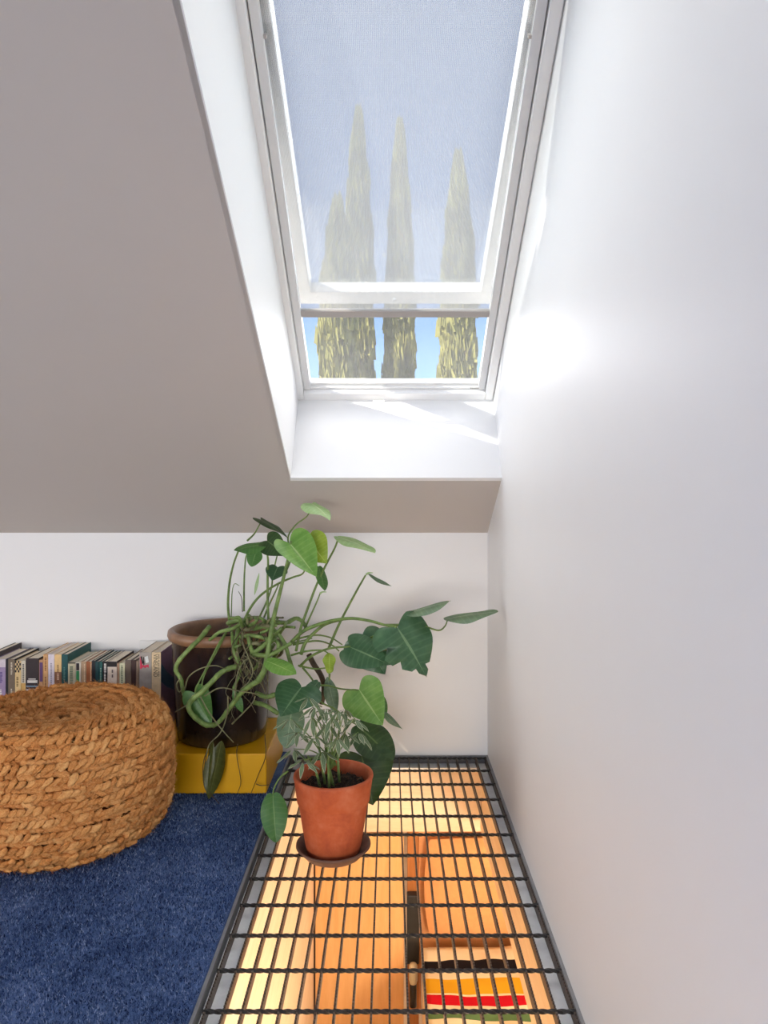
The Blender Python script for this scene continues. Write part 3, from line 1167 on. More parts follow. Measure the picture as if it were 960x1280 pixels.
random.seed(11)
rows = []
d = .012
fib = []
while d < cum[-1] - .02:
    p, tg = prof_at(d)
    nr = Vector((tg.z, 0, -tg.x))       # outward normal in profile plane
    if nr.x < 0 and p.z < .2:
        nr = -nr
    if p.z > .25 and nr.z < 0:
        nr = -nr
    rows.append((p.copy(), tg.copy(), nr.copy(), d))
    d += .0142
for ri, (p, tg, nr, dd) in enumerate(rows):
    circ = 2 * PI * max(p.x, .01)
    ns = max(5, int(circ / .0165))
    vs, fs, rn = [], [], []
    sgn = 1 if ri % 2 else -1
    ph0 = random.random()
    for k in range(ns):
        a = 2 * PI * (k + ph0 + random.uniform(-.12, .12)) / ns
        er = Vector((math.cos(a), math.sin(a), 0))
        et = Vector((-math.sin(a), math.cos(a), 0))
        N_ = er * nr.x + Vector((0, 0, nr.z))
        T_ = er * tg.x + Vector((0, 0, tg.z))
        til = (.70 if sgn > 0 else -.25) + random.uniform(-.4, .4)
        lx = (et * math.cos(til) + T_ * math.sin(til)).normalized()
        out = N_ * (math.sin(.22 + random.uniform(-.12, .2)))
        lx = (lx + out * .8).normalized()
        ly = N_.cross(lx).normalized()
        lz = lx.cross(ly)
        L = .0150 * random.uniform(.85, 1.25)
        Rw = .0076 * random.uniform(.75, 1.25)
        c = er * p.x + Vector((0, 0, p.z)) + N_ * (random.uniform(-.004, .004) + (.0035 if sgn > 0 else -.0035))
        Mx = np.array([lx * L, ly * Rw, lz * Rw * .95])
        w = unit @ Mx + np.array(c)
        w[:, 2] = np.maximum(w[:, 2], .001)
        base = len(vs) * len(unit)
        vs.append(w)
        fs.append(ufaces + base)
        rn += [random.random()] * len(unit)
        # loose fibres
        for q_ in range(13):
            o_ = c + lx * random.uniform(-L, L) * .8 + N_ * Rw * .75 + ly * random.uniform(-1, 1) * Rw * .8
            dr = (lx * random.choice((-1, 1)) + N_ * random.uniform(.05, .7) + ly * random.uniform(-.5, .5)).normalized()
            ln = random.uniform(.008, .024)
            sd = dr.cross(N_).normalized() * .00045
            fib.append((o_ - sd, o_ + sd, o_ + dr * ln))
    vs = np.concatenate(vs)
    fs = np.concatenate(fs)
    me = bpy.data.meshes.new('braid_row')
    me.from_pydata(vs.tolist(), [], fs.tolist())
    at = me.attributes.new('rnd', 'FLOAT', 'POINT')
    at.data.foreach_set('value', np.array(rn, np.float32))
    me.polygons.foreach_set('use_smooth', [True] * len(me.polygons))
    link('braid_row', me, M['jute'], pouf)
fa = np.array([[list(p) for p in tr_] for tr_ in fib], np.float32)
fa[:, :, 2] = np.maximum(fa[:, :, 2], .001)
tag(link('loose_fibres', tri_mesh('loose_fibres', fa, np.random.default_rng(1).uniform(.4, 1, len(fa))), M['jute'], pouf), kind='stuff')

# ------------------------------------------------------------------ leaves
HEART = [(0, 0), (.10, -.10), (.26, -.17), (.42, -.08), (.5, .13), (.45, .38), (.33, .6), (.18, .8), (.07, .93), (0, 1.0)]
OVAL = [(0, 0), (.14, -.02), (.28, .04), (.42, .18), (.5, .38), (.46, .58), (.36, .76), (.22, .9), (.08, .98), (0, 1.0)]
LANCE = [(0, 0), (.10, .03), (.25, .12), (.40, .26), (.5, .44), (.46, .6), (.34, .76), (.18, .9), (.06, .98), (0, 1.0)]


def leaf_mesh(name, L, W, shape=HEART, cup=.25, bend=.15, wave=.02, seed=0, nv=5, holes=False, twist=0, split=False, fold=.10):
    ol = catmull([Vector((x, y, 0)) for x, y in shape], 3)
    n = len(ol)
    rr = random.Random(seed)
    ph = rr.uniform(0, 6)
    vs, fs, uvs = [], [], []
    idx = {}
    for side in (-1, 1):
        for i, o in enumerate(ol):
            s = i / (n - 1)
            my = max(0.0, min(1.0, (s - .12) / .88)) ** 1.1
            ox, oy = o.x, o.y
            if split and .5 < s < .92 and i % 4 == 2 and (side > 0 or s > .75):
                ox *= .72
                oy -= .06
            for k in range(nv + 1):
                if k == 0 and side == 1:
                    idx[(1, i, 0)] = idx[(-1, i, 0)]
                    continue
                v = k / nv
                x = ox * v * side
                y = my + (oy - my) * v
                z = -cup * (abs(x) * 2) ** 2 * .5 * W / 1.0 + fold * W * abs(x) * 2
                z += wave * W * math.sin(y * 9 + ph + side * 1.3) * v * v
                z -= bend * L * max(0, y) ** 2
                tw = twist * y
                X, Y_, Z = x * W, y * L, z
                X, Z = X * math.cos(tw) - Z * math.sin(tw), X * math.sin(tw) + Z * math.cos(tw)
                idx[(side, i, k)] = len(vs)
                vs.append((X, Y_, Z))
                uvs.append((max(0, y), .5 + side * v * .5))
    for side in (-1, 1):
        for i in range(n - 1):
            for k in range(nv):
                if holes and k == 2 and i in (11, 15) and side == 1:
                    continue
                q_ = [idx[(side, i, k)], idx[(side, i, k + 1)], idx[(side, i + 1, k + 1)], idx[(side, i + 1, k)]]
                q2 = []
                for a in q_:
                    if a not in q2:
                        q2.append(a)
                if len(q2) > 2:
                    fs.append(tuple(q2 if side == 1 else q2[::-1]))
    me = bpy.data.meshes.new(name)
    me.from_pydata(vs, [], fs)
    uvl = me.uv_layers.new(name='UVMap')
    for lp in me.loops:
        uvl.data[lp.index].uv = uvs[lp.vertex_index]
    me.polygons.foreach_set('use_smooth', [True] * len(me.polygons))
    me.update()
    return me


def place(o, base, tip, nrm):
    y = (tip - base).normalized()
    z = (nrm - y * nrm.dot(y)).normalized()
    x = y.cross(z)
    return Matrix(((x.x, y.x, z.x, base.x), (x.y, y.y, z.y, base.y), (x.z, y.z, z.z, base.z), (0, 0, 0, 1)))


def set_world(o, parent, mw):
    o.parent = parent
    o.matrix_parent_inverse = Matrix.Translation(parent.location).inverted()
    o.matrix_basis = mw


# ------------------------------------------------------------------ large potted philodendron
PC = Vector((-.493, 2.178, .122))
phil = empty('potted_philodendron', PC)
tag(phil, 'large trailing philodendron in a dark glazed pot on the yellow plinth', 'potted plant')


def glaze():
    t = NT('dark_brown_glaze')
    b = t.bsdf((.02, .012, .01, 1), .22, .5)
    v = t.coords('Object')
    sp = t.node('ShaderNodeSeparateXYZ')
    t.l.new(v, sp.inputs[0])
    nz = t.noise(t.coords('Object', (1, 1, .25)), 22, 5, .65, .6)
    z = t.math('ADD', sp.outputs[2], t.math('MULTIPLY', t.math('SUBTRACT', nz, .5), .10))
    k = t.math('DIVIDE', t.math('SUBTRACT', z, .122), .34)
    t.l.new(t.ramp(k, [(.0, srgb(70, 54, 36)), (.12, srgb(44, 34, 26)), (.24, srgb(28, 20, 20)), (.76, srgb(32, 22, 24)), (.9, srgb(62, 44, 34)), (1.0, srgb(104, 76, 54))]), b.inputs['Base Color'])
    t.bump(nz, b, .2, .004)
    t.surf(b.outputs[0])
    return t.m


pot = MB().lathe([(.0005, 0), (.120, 0), (.127, .006), (.131, .04), (.137, .14), (.142, .24), (.143, .285), (.146, .292)], 56)
pot.v = [(x + PC.x, y + PC.y, z + PC.z) for x, y, z in pot.v]
part(pot.build('pot', glaze(), smooth=True), phil)
rim = MB().lathe([(.143, .285), (.152, .290), (.156, .300), (.154, .312), (.146, .317), (.136, .314), (.131, .302), (.130, .26), (.128, .20)], 56)
rim.v = [(x + PC.x, y + PC.y, z + PC.z) for x, y, z in rim.v]
part(rim.build('rim', plain('rim_brown', srgb(140, 104, 76), .4, .5, var=.22, nscale=30, bump=.15, bscale=90), smooth=True), phil)
so_ = MB()
for i in range(9):
    for k in range(40):
        r = .1295 * i / 8
        a = 2 * PI * k / 40
        so_.v.append((PC.x + r * math.cos(a), PC.y + r * math.sin(a), PC.z + .268 + .008 * noise.noise(Vector((r * 40 * math.cos(a), r * 40 * math.sin(a), 3)))))
for i in range(8):
    for k in range(40):
        j = (k + 1) % 40
        so_.f.append((i * 40 + k, (i + 1) * 40 + k, (i + 1) * 40 + j, i * 40 + j))
part(so_.build('soil', M['soil'], smooth=True), phil)


def stem(name, pts, r0, r1, mat, parent=phil, k=6, knots=False, seg=8):
    c = catmull([P(*p) if isinstance(p, tuple) else p for p in pts], k)
    n_ = len(c)
    rad = []
    for i in range(n_):
        r = (r0 + (r1 - r0) * i / (n_ - 1)) * (.86 if knots else 1)
        if knots and i % 7 == 3:
            r *= 1.16
        rad.append(r)
    return part(MB().tube(c, rad, seg).build(name, mat, smooth=True), parent)


S = M['stem']
PT = M['petiole']
# thick creeping stems (pixel x, pixel y, distance)
stem('stem', [(262, 783, 2.06), (250, 798, 2.02), (236, 812, 2.0), (223, 827, 1.99), (220, 838, 1.99), (226, 849, 1.99), (229, 864, 2.0), (233, 875, 2.02)], .0075, .006, S, knots=True)
stem('stem', [(299, 782, 2.06), (296, 797, 2.01), (292, 809, 2.0), (296, 821, 1.99), (299, 832, 1.99), (288, 835, 1.98), (276, 841, 1.97), (264, 853, 1.96), (251, 866, 1.95), (239, 876, 1.95), (236, 886, 1.95), (244, 897, 1.96), (257, 906, 1.97), (268, 906, 1.98)], .0085, .0075, S, knots=True)
stem('stem', [(266, 908, 1.99), (276, 900, 1.985), (287, 885, 1.98), (298, 870, 1.97), (310, 859, 1.96), (323, 851, 1.95)], .0065, .0085, S, knots=True)
stem('stem', [(323, 851, 1.95), (331, 836, 1.95), (335, 815, 1.96), (341, 778, 1.97), (347, 752, 1.975), (354, 724, 1.98), (361, 694, 1.985), (364, 676, 1.985)], .0085, .003, PT)
stem('stem', [(285, 779, 2.10), (300, 776, 2.06), (318, 784, 2.03), (333, 778, 2.02), (348, 778, 2.03), (360, 778, 2.06), (370, 773, 2.08), (378, 777, 2.09), (383, 785, 2.09)], .008, .006, S, knots=True)
stem('stem', [(305, 775, 2.10), (316, 786, 2.03), (330, 783, 2.01), (345, 790, 2.0), (356, 805, 2.0), (362, 825, 2.0), (366, 836, 2.0)], .007, .006, S, knots=True)
stem('stem', [(305, 796, 2.02), (311, 794, 2.0), (324, 796, 1.99), (338, 800, 1.99)], .006, .006, S, knots=True)
stem('stem', [(311, 796, 2.0), (313, 808, 1.99), (317, 815, 1.98), (327, 809, 1.98), (337, 800, 1.99)], .007, .007, S, knots=True)
stem('stem', [(315, 817, 1.99), (325, 819, 1.97), (336, 819, 1.96), (350, 812, 1.97), (364, 804, 1.98)], .0075, .006, S, knots=True)
stem('stem', [(262, 800, 2.02), (275, 790, 2.0), (290, 786, 2.0), (302, 779, 2.03), (312, 770, 2.06)], .005, .007, S, knots=True)
stem('stem', [(386, 818, 2.08), (392, 830, 2.07), (402, 846, 2.06), (405, 862, 2.06), (402, 880, 2.06)], .008, .007, M['root_d'])
stem('stem', [(320, 866, 2.0), (333, 871, 1.98), (345, 868, 1.97)], .007, .0075, S, knots=True)
stem('stem', [(318, 878, 2.0), (332, 882, 1.98), (348, 892, 1.97)], .0075, .007, S, knots=True)
stem('stem', [(290, 790, 2.02), (292, 812, 1.985), (300, 840, 1.98), (292, 862, 1.985), (300, 880, 1.985)], .005, .004, S, knots=True)
# random tangle of short stems at the pot's front right
rr = random.Random(4)
for i in range(16):
    x, y = rr.uniform(298, 345), rr.uniform(776, 812)
    pts = [(x, y, rr.uniform(2.0, 2.06))]
    a = rr.uniform(-1.2, 2.2)
    for k in range(4):
        a += rr.uniform(-.9, .9)
        x += math.cos(a) * rr.uniform(7, 15)
        y += math.sin(a) * rr.uniform(6, 13)
        pts.append((min(x, 384), max(772, min(y, 860)), rr.uniform(1.965, 2.03) if x < 345 else rr.uniform(1.98, 2.12)))
    stem('stem', pts, rr.uniform(.004, .0072), rr.uniform(.003, .006), S if i % 3 else M['root'], knots=True, seg=7)
# petioles
PETS = [
    [(364, 803, 2.0), (379, 789, 1.99), (400, 780, 1.98), (420, 775, 1.97), (440, 773, 1.96), (462, 776, 1.95), (480, 781, 1.94), (496, 784, 1.93)],
    [(376, 818, 2.0), (382, 803, 2.0), (395, 789, 2.0), (408, 780, 1.99), (430, 774, 1.98)],
    [(480, 781, 1.95), (510, 781, 1.95), (530, 783, 1.96), (548, 788, 1.97), (556, 783, 1.97), (559, 776, 1.97)],
    [(370, 814, 2.03), (376, 785, 2.04), (383, 765, 2.05), (395, 733, 2.06), (408, 705, 2.07), (418, 686, 2.07), (423, 673, 2.06)],
    [(380, 788, 2.08), (388, 770, 2.08), (397, 750, 2.08), (400, 742, 2.08)],
    [(411, 810, 2.08), (425, 778, 2.09), (445, 740, 2.1), (457, 719, 2.1)],
    [(287, 780, 2.12), (285, 755, 2.12), (287, 728, 2.11), (292, 705, 2.1), (299, 686, 2.08)],
    [(305, 764, 2.15), (305, 735, 2.15), (306, 710, 2.15), (308, 694, 2.15), (314, 687, 2.15)],
    [(338, 800, 2.02), (335, 765, 2.03), (334.5, 725, 2.03), (335, 700, 2.02), (332, 680, 2.0)],
    [(302, 782, 2.07), (313, 760, 2.06), (326, 744, 2.06), (345, 731, 2.08), (365, 722, 2.1), (377, 718, 2.1), (382, 711, 2.1)],
    [(322, 776, 2.1), (332, 755, 2.1), (339, 736, 2.09), (341, 720, 2.07), (345, 700, 2.05), (350, 683, 2.04)],
    [(330, 772, 2.12), (336, 757, 2.12), (345, 738, 2.1), (349, 728, 2.09)],
    [(354, 722, 2.0), (364, 696, 2.02), (360, 672, 2.04), (370, 656, 2.05), (384, 645, 2.05), (390, 632, 2.04)],
    [(309, 676, 2.06), (318, 667, 2.06), (326, 653, 2.06)],
    [(364, 819, 2.0), (383, 814, 1.98), (403, 813, 1.97), (412, 818, 1.96)],
    [(375, 833, 2.02), (388, 821, 2.0), (410, 811, 1.98), (438, 808, 1.97)],
    [(373, 832, 2.02), (393, 836, 2.0), (407, 835, 2.0)],
    [(393, 857, 1.98), (410, 857, 1.97), (426, 861, 1.96), (448, 863, 1.95)],
    [(339, 818, 2.0), (352, 812, 2.02), (366, 804, 2.05), (390, 798, 2.08)],
    [(450, 803, 1.99), (474, 792, 1.98), (497, 782, 1.96), (507, 768, 1.96)],
    [(366, 800, 2.05), (393, 794, 2.08), (413, 797, 2.09), (428, 806, 2.09)],
    [(366, 806, 2.05), (395, 801, 2.08), (414, 806, 2.09), (424, 814, 2.09)],
    [(378, 834, 2.03), (390, 849, 2.03), (393, 857, 2.02), (401, 866, 2.0)],
    [(392, 870, 1.95), (405, 880, 1.94), (418, 886, 1.93), (436, 900, 1.92), (446, 906, 1.92)],
    [(360, 964, 1.80), (350, 972, 1.79), (343, 984, 1.785), (341, 993, 1.785)],
    [(288, 782, 2.04), (275, 802, 2.0), (258, 835, 1.98), (246, 858, 1.97), (244, 866, 1.96)],
    [(284, 788, 2.03), (272, 812, 2.0), (256, 842, 1.98), (252, 858, 1.97)],
    [(330, 834, 1.95), (327, 846, 1.95), (323, 852, 1.95)],
    [(412, 842, 2.0), (411, 856, 2.0), (409, 872, 2.0)],
]
for i, p in enumerate(PETS):
    r = .0042 if i in (0, 1) else (.0032 if i in (3, 5, 6, 8, 9, 15) else .0023)
    stem('petiole', p, r * 1.25, r * .75, PT, seg=6)
# aerial roots, thin and crooked
rr = random.Random(9)
ROOTS = [
    [(231, 862, 1.985), (236, 846, 1.97), (250, 836, 1.96), (268, 832, 1.955), (282, 836, 1.965)],
    [(249, 868, 1.95), (258, 885, 1.94), (268, 900, 1.94), (280, 915, 1.94), (292, 928, 1.95)],
    [(256, 870, 1.95), (275, 860, 1.94), (300, 864, 1.945), (325, 868, 1.95)],
    [(290, 905, 1.97), (305, 890, 1.955), (316, 878, 1.95), (319, 870, 1.95)],
    [(294, 872, 1.96), (296, 845, 1.96), (304, 828, 1.965), (311, 822, 1.97)],
    [(303, 788, 2.01), (303, 802, 1.98), (310, 820, 1.965), (316, 838, 1.955), (311, 852, 1.955), (300, 862, 1.955)],
    [(312, 819, 1.97), (326, 829, 1.96), (336, 838, 1.97)],
    [(285, 870, 1.975), (284, 892, 1.97), (276, 915, 1.96), (262, 930, 1.95), (258, 945, 1.94)],
    [(226, 848, 1.98), (221, 855, 1.98), (224, 865, 1.985), (229, 858, 1.985)],
    [(236, 880, 1.95), (226, 886, 1.96), (219, 890, 1.97)],
]
for p in ROOTS:
    stem('root', p, .0022, .0013, M['root'], seg=5)
for i in range(46):
    x = rr.uniform(292, 338)
    y = rr.uniform(784, 840)
    Y = rr.uniform(1.975, 2.02)
    pts = [(x, y, Y)]
    for k in range(rr.randint(3, 5)):
        x += rr.uniform(-9, 9)
        y += rr.uniform(6, 19)
        pts.append((max(226, min(335, x)), min(y, 915), Y - .004 * k))
    stem('root', pts, rr.uniform(.0009, .0018), .0006, M['root_d'] if i % 2 else M['root'], seg=4, k=4)
# thin roots hanging over the plinth's front
for p in ([(297, 930, 2.012), (296, 945, 2.008), (301, 976, 2.006), (297, 991, 2.006)], [(331, 918, 2.012), (332, 945, 2.008), (323, 968, 2.006), (314, 991, 2.006)],
          [(320, 980, 2.008), (327, 982, 2.008), (336, 981, 2.01)], [(258, 943, 1.99), (254, 975, 1.97), (262, 990, 1.96), (276, 1007, 1.95)], [(262, 930, 1.99), (254, 955, 1.975), (256, 985, 1.965), (268, 998, 1.955)]):
    stem('root', p, .0014, .0008, M['root_d'], seg=5)
# buds
for (x, y, Y) in ((400, 742, 2.08), (458, 718, 2.1)):
    stem('bud', [(x, y, Y), (x + 3, y - 2, Y - .004), (x + 8, y - 2, Y - .008)], .0035, .001, LM['pale'], seg=6)
stem('sprout', [(289, 772, 2.14), (290, 742, 2.14), (293, 730, 2.14), (299, 732, 2.13)], .0018, .0008, PT, seg=5)
stem('sprout', [(303, 765, 2.16), (302, 748, 2.16), (298, 739, 2.16)], .0014, .0008, M['root_d'], seg=5)

CAMV = Vector((0, -1, 0))


def leaf(base, tip, wpx, nrm, mat, shape=HEART, parent=phil, name='leaf', **kw):
    b, t_ = P(*base), P(*tip)
    L = (t_ - b).length
    W = wpx * (base[2] + tip[2]) / 2 / FPX
    bend = kw.get('bend', .15)
    me = leaf_mesh(name, L, W, shape, seed=int(base[0] * 7 + base[1]), **kw)
    o = link(name, me, LM[mat])
    set_world(o, parent, place(o, b, t_, Vector(nrm)))
    return o


# base, tip (pixel x, y, distance), width in px, facing, colour
leaf((390, 630, 2.04), (414, 643, 1.98), 36, (-.1, .02, 1), 'pale', bend=.2, cup=.5)
leaf((327, 650, 2.06), (361, 668, 2.0), 26, (.35, -.18, .9), 'deep', bend=.1, cup=.3)
leaf((333, 680, 2.00), (292, 685, 1.98), 34, (-.1, -.35, .9), 'mid', OVAL, bend=.08, cup=.4)
leaf((334, 676, 1.99), (358, 694, 1.96), 32, (-.4, -.8, .5), 'deep', bend=.05, cup=.2)
leaf((362, 679, 1.985), (396, 720, 1.93), 50, (.35, -.85, .4), 'bright', bend=.05, cup=.1, fold=.3)
leaf((386, 676, 2.03), (408, 704, 2.0), 42, (-.15, -1, .25), 'yellow', bend=.05, cup=.25)
leaf((321, 687, 2.1), (314, 708, 2.08), 20, (-.1, -1, .2), 'mid', OVAL, bend=.05)
leaf((347, 709, 2.04), (340, 724, 1.99), 28, (.1, -.8, .6), 'dark', bend=.1, cup=.35)
leaf((398, 708, 2.08), (408, 737, 2.05), 22, (.85, -.6, .2), 'mid', OVAL, bend=.1)
leaf((421, 671, 2.06), (470, 684, 2.0), 34, (-.12, -.06, 1), 'pale', OVAL, bend=.12, cup=.3)
leaf((460, 717, 2.1), (487, 737, 2.08), 12, (.4, -.3, .8), 'grey', LANCE, bend=-.15)
leaf((508, 767, 1.96), (563, 750, 1.96), 34, (-.15, -.10, 1), 'grey', OVAL, bend=.02, cup=.5)
leaf((556, 774, 1.97), (622, 761, 1.97), 38, (.05, -.12, 1), 'grey', OVAL, bend=.05, cup=.4)
leaf((497, 785, 1.93), (535, 844, 1.88), 80, (.2, -.85, .5), 'dark', bend=.12, cup=.3, split=True, wave=.05)
leaf((452, 799, 2.00), (482, 842, 1.97), 58, (.0, -.8, .5), 'dark', bend=.1, cup=.4)
leaf((438, 809, 1.97), (486, 829, 1.90), 46, (-.22, -.8, .55), 'dark', bend=.1, cup=.35)
leaf((449, 862, 1.95), (478, 907, 1.91), 58, (-.25, -.95, .15), 'bright', bend=.05, cup=.15)
leaf((466, 866, 2.0), (481, 898, 1.98), 26, (.4, -.8, .3), 'mid', OVAL, bend=.1)
leaf((479, 890, 1.99), (501, 915, 1.97), 15, (.3, -.6, .7), 'grey', LANCE, bend=-.12, twist=.8)
leaf((377, 859, 1.95), (350, 893, 1.88), 64, (-.2, -.75, .65), 'dark', bend=.1, cup=.3)
leaf((366, 880, 1.93), (357, 935, 1.88), 36, (-.1, -.95, .3), 'grey', OVAL, bend=.08, cup=.4)
leaf((333, 826, 1.94), (369, 840, 1.88), 24, (-.1, -.55, .85), 'bright', OVAL, bend=.08, cup=.3)
leaf((412, 817, 1.96), (411, 842, 1.94), 17, (.5, -.85, .1), 'yellow', OVAL, bend=-.05, wave=.12)
leaf((446, 906, 1.93), (493, 947, 1.88), 54, (.3, -.6, .8), 'deep', OVAL, bend=.08, cup=.3)
leaf((452, 945, 1.88), (467, 1006, 1.83), 78, (.15, -.9, .5), 'deep', HEART, bend=.08, cup=.2, wave=.05)
leaf((341, 992, 1.785), (345, 1053, 1.735), 34, (.1, -.9, .45), 'mid', OVAL, bend=.05, cup=.2)
leaf((277, 926, 1.985), (262, 1000, 1.955), 27, (.55, -.85, .1), 'olive', LANCE, bend=.04, cup=.6)
leaf((266, 925, 1.975), (258, 985, 1.955), 12, (-.4, -.85, .1), 'olive', LANCE, bend=.04, cup=.6)
leaf((243, 866, 1.985), (264, 906, 1.975), 36, (-.1, -1, .1), 'mid', HEART, bend=.02, cup=.1)
leaf((292, 862, 1.98), (302, 892, 1.97), 12, (-.1, -1, .1), 'mid', LANCE)
leaf((409, 846, 2.0), (420, 893, 1.98), 18, (.2, -1, .1), 'grey', LANCE, bend=.05, cup=.4)
leaf((318, 744, 2.12), (324, 716, 2.12), 4, (.2, -1, .1), 'pale', LANCE, bend=.02)
leaf((398, 852, 1.97), (372, 884, 1.93), 18, (.2, -1, .1), 'dark', OVAL, bend=.05)
leaf((432, 950, 1.90), (392, 952, 1.88), 24, (.1, -.7, .7), 'deep', OVAL, bend=.05)

# ------------------------------------------------------------------ terracotta pot with umbrella plant, on a saucer
TC_ = Vector((-.130, 1.712, 0))
sauc = empty('plant_saucer', TC_)
tag(sauc, 'brown clay saucer on the steel grating under the terracotta pot', 'saucer')
sm = MB().lathe([(.0005, .001), (.060, .001), (.066, .004), (.078, .017), (.0865, .025), (.086, .0285), (.081, .028), (.073, .019), (.062, .011), (.0005, .010)], 56)
sm.v = [(x + TC_.x, y + TC_.y, z) for x, y, z in sm.v]
part(sm.build('dish', plain('brown_clay', srgb(112, 82, 68), .6, .35, var=.2, nscale=25, bump=.2, bscale=120), smooth=True), sauc)

umb = empty('potted_umbrella_plant', (TC_.x, TC_.y, .011))
tag(umb, 'small variegated umbrella plant in a terracotta pot on the steel grating', 'potted plant')


def terracotta():
    t = NT('terracotta')
    b = t.bsdf(srgb(178, 84, 46), .62, .35)
    v = t.coords('Object')
    n1 = t.noise(v, 18, 5, .6, .4)
    n2 = t.noise(v, 90, 4, .6)
    k = t.math('ADD', t.math('MULTIPLY', n1, .7), t.math('MULTIPLY', n2, .3))
    t.l.new(t.ramp(k, [(.3, srgb(158, 70, 42)), (.5, srgb(182, 88, 50)), (.7, srgb(192, 108, 76))]), b.inputs['Base Color'])
    t.bump(n2, b, .12, .001)
    t.surf(b.outputs[0])
    return t.m


TM = terracotta()
z0 = .0115
pp = MB().lathe([(.0005, z0), (.058, z0), (.062, .015), (.066, .035), (.0805, .125), (.0815, .128)], 56)
pp.v = [(x + TC_.x, y + TC_.y, z) for x, y, z in pp.v]
part(pp.build('pot', TM, smooth=True), umb)
rp_ = MB().lathe([(.0800, .126), (.0838, .129), (.0905, .178), (.0925, .184), (.0915, .1885), (.0875, .190), (.0835, .187), (.0795, .160), (.074, .12)], 56)
rp_.v = [(x + TC_.x, y + TC_.y, z) for x, y, z in rp_.v]
part(rp_.build('rim', TM, smooth=True), umb)
so_ = MB()
for i in range(13):
    for k in range(52):
        r = .0800 * i / 12
        a = 2 * PI * k / 52
        q_ = Vector((r * math.cos(a), r * math.sin(a), 0))
        so_.v.append((TC_.x + q_.x, TC_.y + q_.y, .160 + .012 * noise.noise(q_ * 70 + Vector((3, 1, 2))) + .006 * noise.noise(q_ * 190)))
for i in range(12):
    for k in range(52):
        j = (k + 1) % 52
        so_.f.append((i * 52 + k, (i + 1) * 52 + k, (i + 1) * 52 + j, i * 52 + j))
so_ = part(so_.build('soil', M['soil']), umb)
# bark crumbs on the soil
rr = random.Random(2)
cr = MB()
for i in range(420):
    a, r = rr.uniform(0, 2 * PI), .074 * math.sqrt(rr.random())
    c = Vector((TC_.x + r * math.cos(a), TC_.y + r * math.sin(a), .165 + rr.uniform(-.004, .006)))
    s = rr.uniform(.0012, .004)
    q_ = [c + Vector((rr.uniform(-1, 1), rr.uniform(-1, 1), rr.uniform(-.6, .8))) * s for _ in range(4)]
    cr.add(q_, [(0, 1, 2), (0, 2, 3), (0, 3, 1), (1, 3, 2)])
tag(part(cr.build('bark_crumbs', plain('bark_crumb', srgb(92, 70, 52), .9, .2, var=.6, nscale=90)), umb), kind='stuff')

HUBS = [(390, 896, 1.68), (421, 922, 1.64), (394, 920, 1.67), (423, 888, 1.68), (432, 886, 1.71), (380, 950, 1.63), (443, 898, 1.70), (395, 882, 1.73),
        (408, 886, 1.74), (363, 898, 1.72), (410, 905, 1.70), (402, 938, 1.66), (372, 915, 1.70), (432, 915, 1.72), (415, 896, 1.66), (386, 872, 1.76), (448, 915, 1.74), (367, 936, 1.69)]
rr = random.Random(21)
roots = [Vector((TC_.x + x, TC_.y + y, .158)) for x, y in ((.0, .0), (-.02, .01), (.012, .02), (-.03, -.01), (-.008, -.02))]
for i, r_ in enumerate(roots):
    tp = P(*[(405, 905, 1.72), (392, 905, 1.72), (425, 900, 1.73), (385, 945, 1.68), (410, 930, 1.68)][i])
    stem('stem', [r_, r_.lerp(tp, .5) + Vector((rr.uniform(-.008, .008), rr.uniform(-.008, .008), 0)), tp], .0034, .0022, M['stem'], umb, seg=6)
for h, hp in enumerate(HUBS):
    hub = P(*hp)
    r_ = roots[h % 5].lerp(Vector((TC_.x, TC_.y, .24)), .55)
    mid_ = r_.lerp(hub, .55) + Vector((0, 0, .012))
    c = catmull([r_, mid_, hub], 5)
    lf = part(MB().tube(c, [.0017 - .0007 * i / (len(c) - 1) for i in range(len(c))], 5).build('leaf', M['petiole'], smooth=True), umb)
    n_l = rr.randint(5, 7)
    outd = (hub - Vector((TC_.x, TC_.y, hub.z)))
    a0 = rr.uniform(0, 2 * PI)
    for k in range(n_l):
        a = a0 + 2 * PI * k / n_l + rr.uniform(-.2, .2)
        dn = rr.uniform(-.95, -.15)
        dv = Vector((math.cos(a), math.sin(a) * .9, dn)).normalized()
        Ls = rr.uniform(.030, .046)
        stb = hub + dv * .006
        me = leaf_mesh('leaflet', Ls, Ls * rr.uniform(.25, .32), LANCE, cup=.35, bend=rr.uniform(.1, .35), wave=.05, seed=h * 10 + k, nv=3)
        o = link('leaflet', me, LM['umb'])
        set_world(o, lf, place(o, stb, stb + dv, Vector((dv.x * .4, dv.y * .4 - .2, 1))))
        o.parent = lf
        o.matrix_parent_inverse = Matrix.Identity(4)

# ------------------------------------------------------------------ cypresses outside, ground
struct(MB().box(-60, 60, 6, 90, -5.2, -5.0).build('floor_garden', plain('garden_ground', srgb(120, 120, 80), .9, .1, var=.3, nscale=1)), 'garden ground outside the house')
CYP = plain('cypress_green', srgb(152, 148, 84), .8, .2, var=.35, nscale=2.2)
BARK = plain('cypress_bark', srgb(96, 76, 56), .9, .1, var=.3, nscale=8)


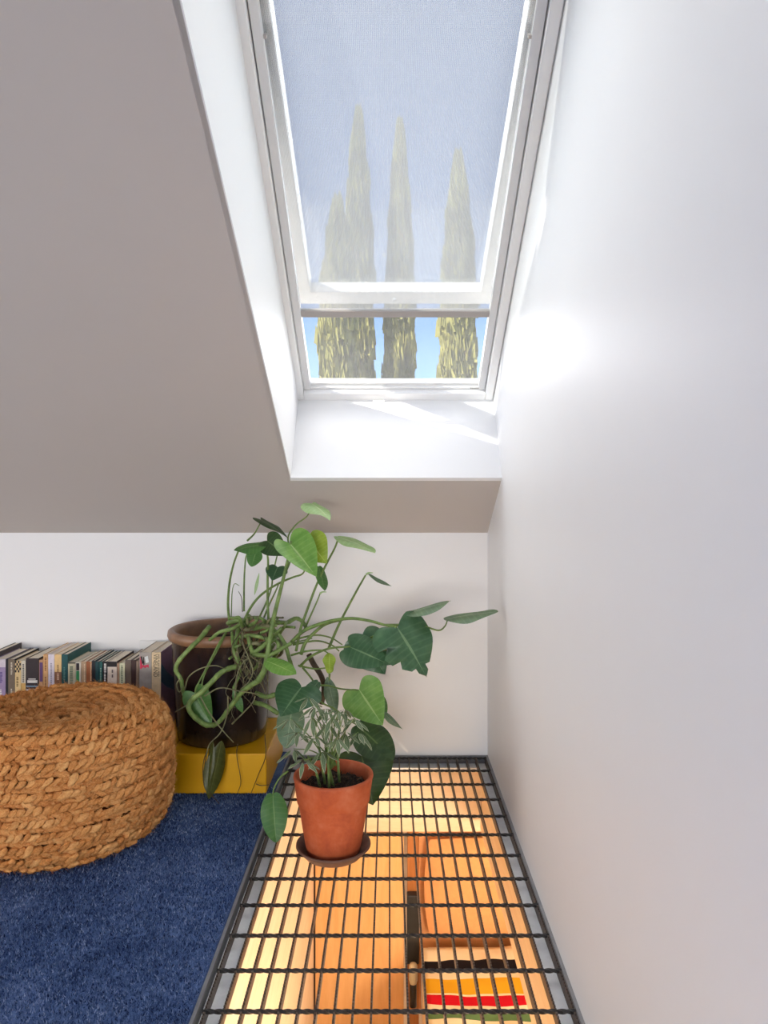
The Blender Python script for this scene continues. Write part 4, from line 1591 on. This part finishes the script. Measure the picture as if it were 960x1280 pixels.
def cypress(xpx, ytip, Y, wpx, ywide, label, seed):
    tip = P(xpx, ytip, Y)
    R = wpx / 2 * Y / FPX
    zg = -5.0
    Hh = tip.z - zg
    zw = HC - (ywide - VY) * Y / FPX
    root = empty('cypress_tree', (tip.x, Y, zg))
    tag(root, label, 'tree', 'slender cypresses outside the skylight')
    MB().lathe([(R * .30, 0), (R * .22, 1.2), (R * .12, Hh * .5), (.02, Hh * .9)], 12).build('trunk', BARK, root, smooth=True)
    rr = np.random.default_rng(seed)
    n_ = 15000
    t_ = rr.uniform(0, 1, n_) ** .8
    z = .9 + (Hh - .9) * t_
    kz = np.clip((Hh - z) / (tip.z - zw), 0, 1)
    rad = R * np.power(kz, .62) * np.clip((z - .5) / 1.5, .2, 1)
    a = rr.uniform(0, 2 * PI, n_)
    lump = 1 + .22 * np.sin(z * 3.1 + a * 2 + seed) * np.sin(z * 1.7 - a * 3) + rr.normal(0, .05, n_)
    r = rad * lump * np.sqrt(rr.uniform(.55, 1, n_))
    c = np.stack([r * np.cos(a), r * np.sin(a), z], 1)
    s = rr.uniform(.05, .11, n_)
    hh = rr.uniform(.22, .46, n_)
    th = rr.uniform(0, 2 * PI, n_)
    V_ = np.zeros((n_, 3, 3), np.float32)
    V_[:, 0] = c + np.stack([s * np.cos(th), s * np.sin(th), 0 * s], 1)
    V_[:, 1] = c - np.stack([s * np.cos(th), s * np.sin(th), 0 * s], 1)
    V_[:, 2] = c + np.stack([np.cos(a) * .06, np.sin(a) * .06, hh], 1)
    tag(link('foliage', tri_mesh('foliage', V_), CYP, root), kind='stuff')
    core = MB().lathe([(max(.02, R * .72 * (min(1, (Hh - zz) / (tip.z - zw)) ** .62)), zz) for zz in np.linspace(.9, Hh - .5, 24)], 14)
    core.build('crown_core', CYP, root, smooth=True)


cypress(422, 262, 17.0, 40, 400, 'shorter broad cypress just beside the tallest cypress', 1)
cypress(448, 150, 18.5, 33, 360, 'tallest slender cypress seen through the skylight mesh', 2)
cypress(500, 165, 19.0, 33, 400, 'slender cypress standing alone in the middle of the skylight view', 3)
cypress(573, 205, 18.0, 39, 380, 'broad pointed cypress standing apart from the other cypresses', 4)
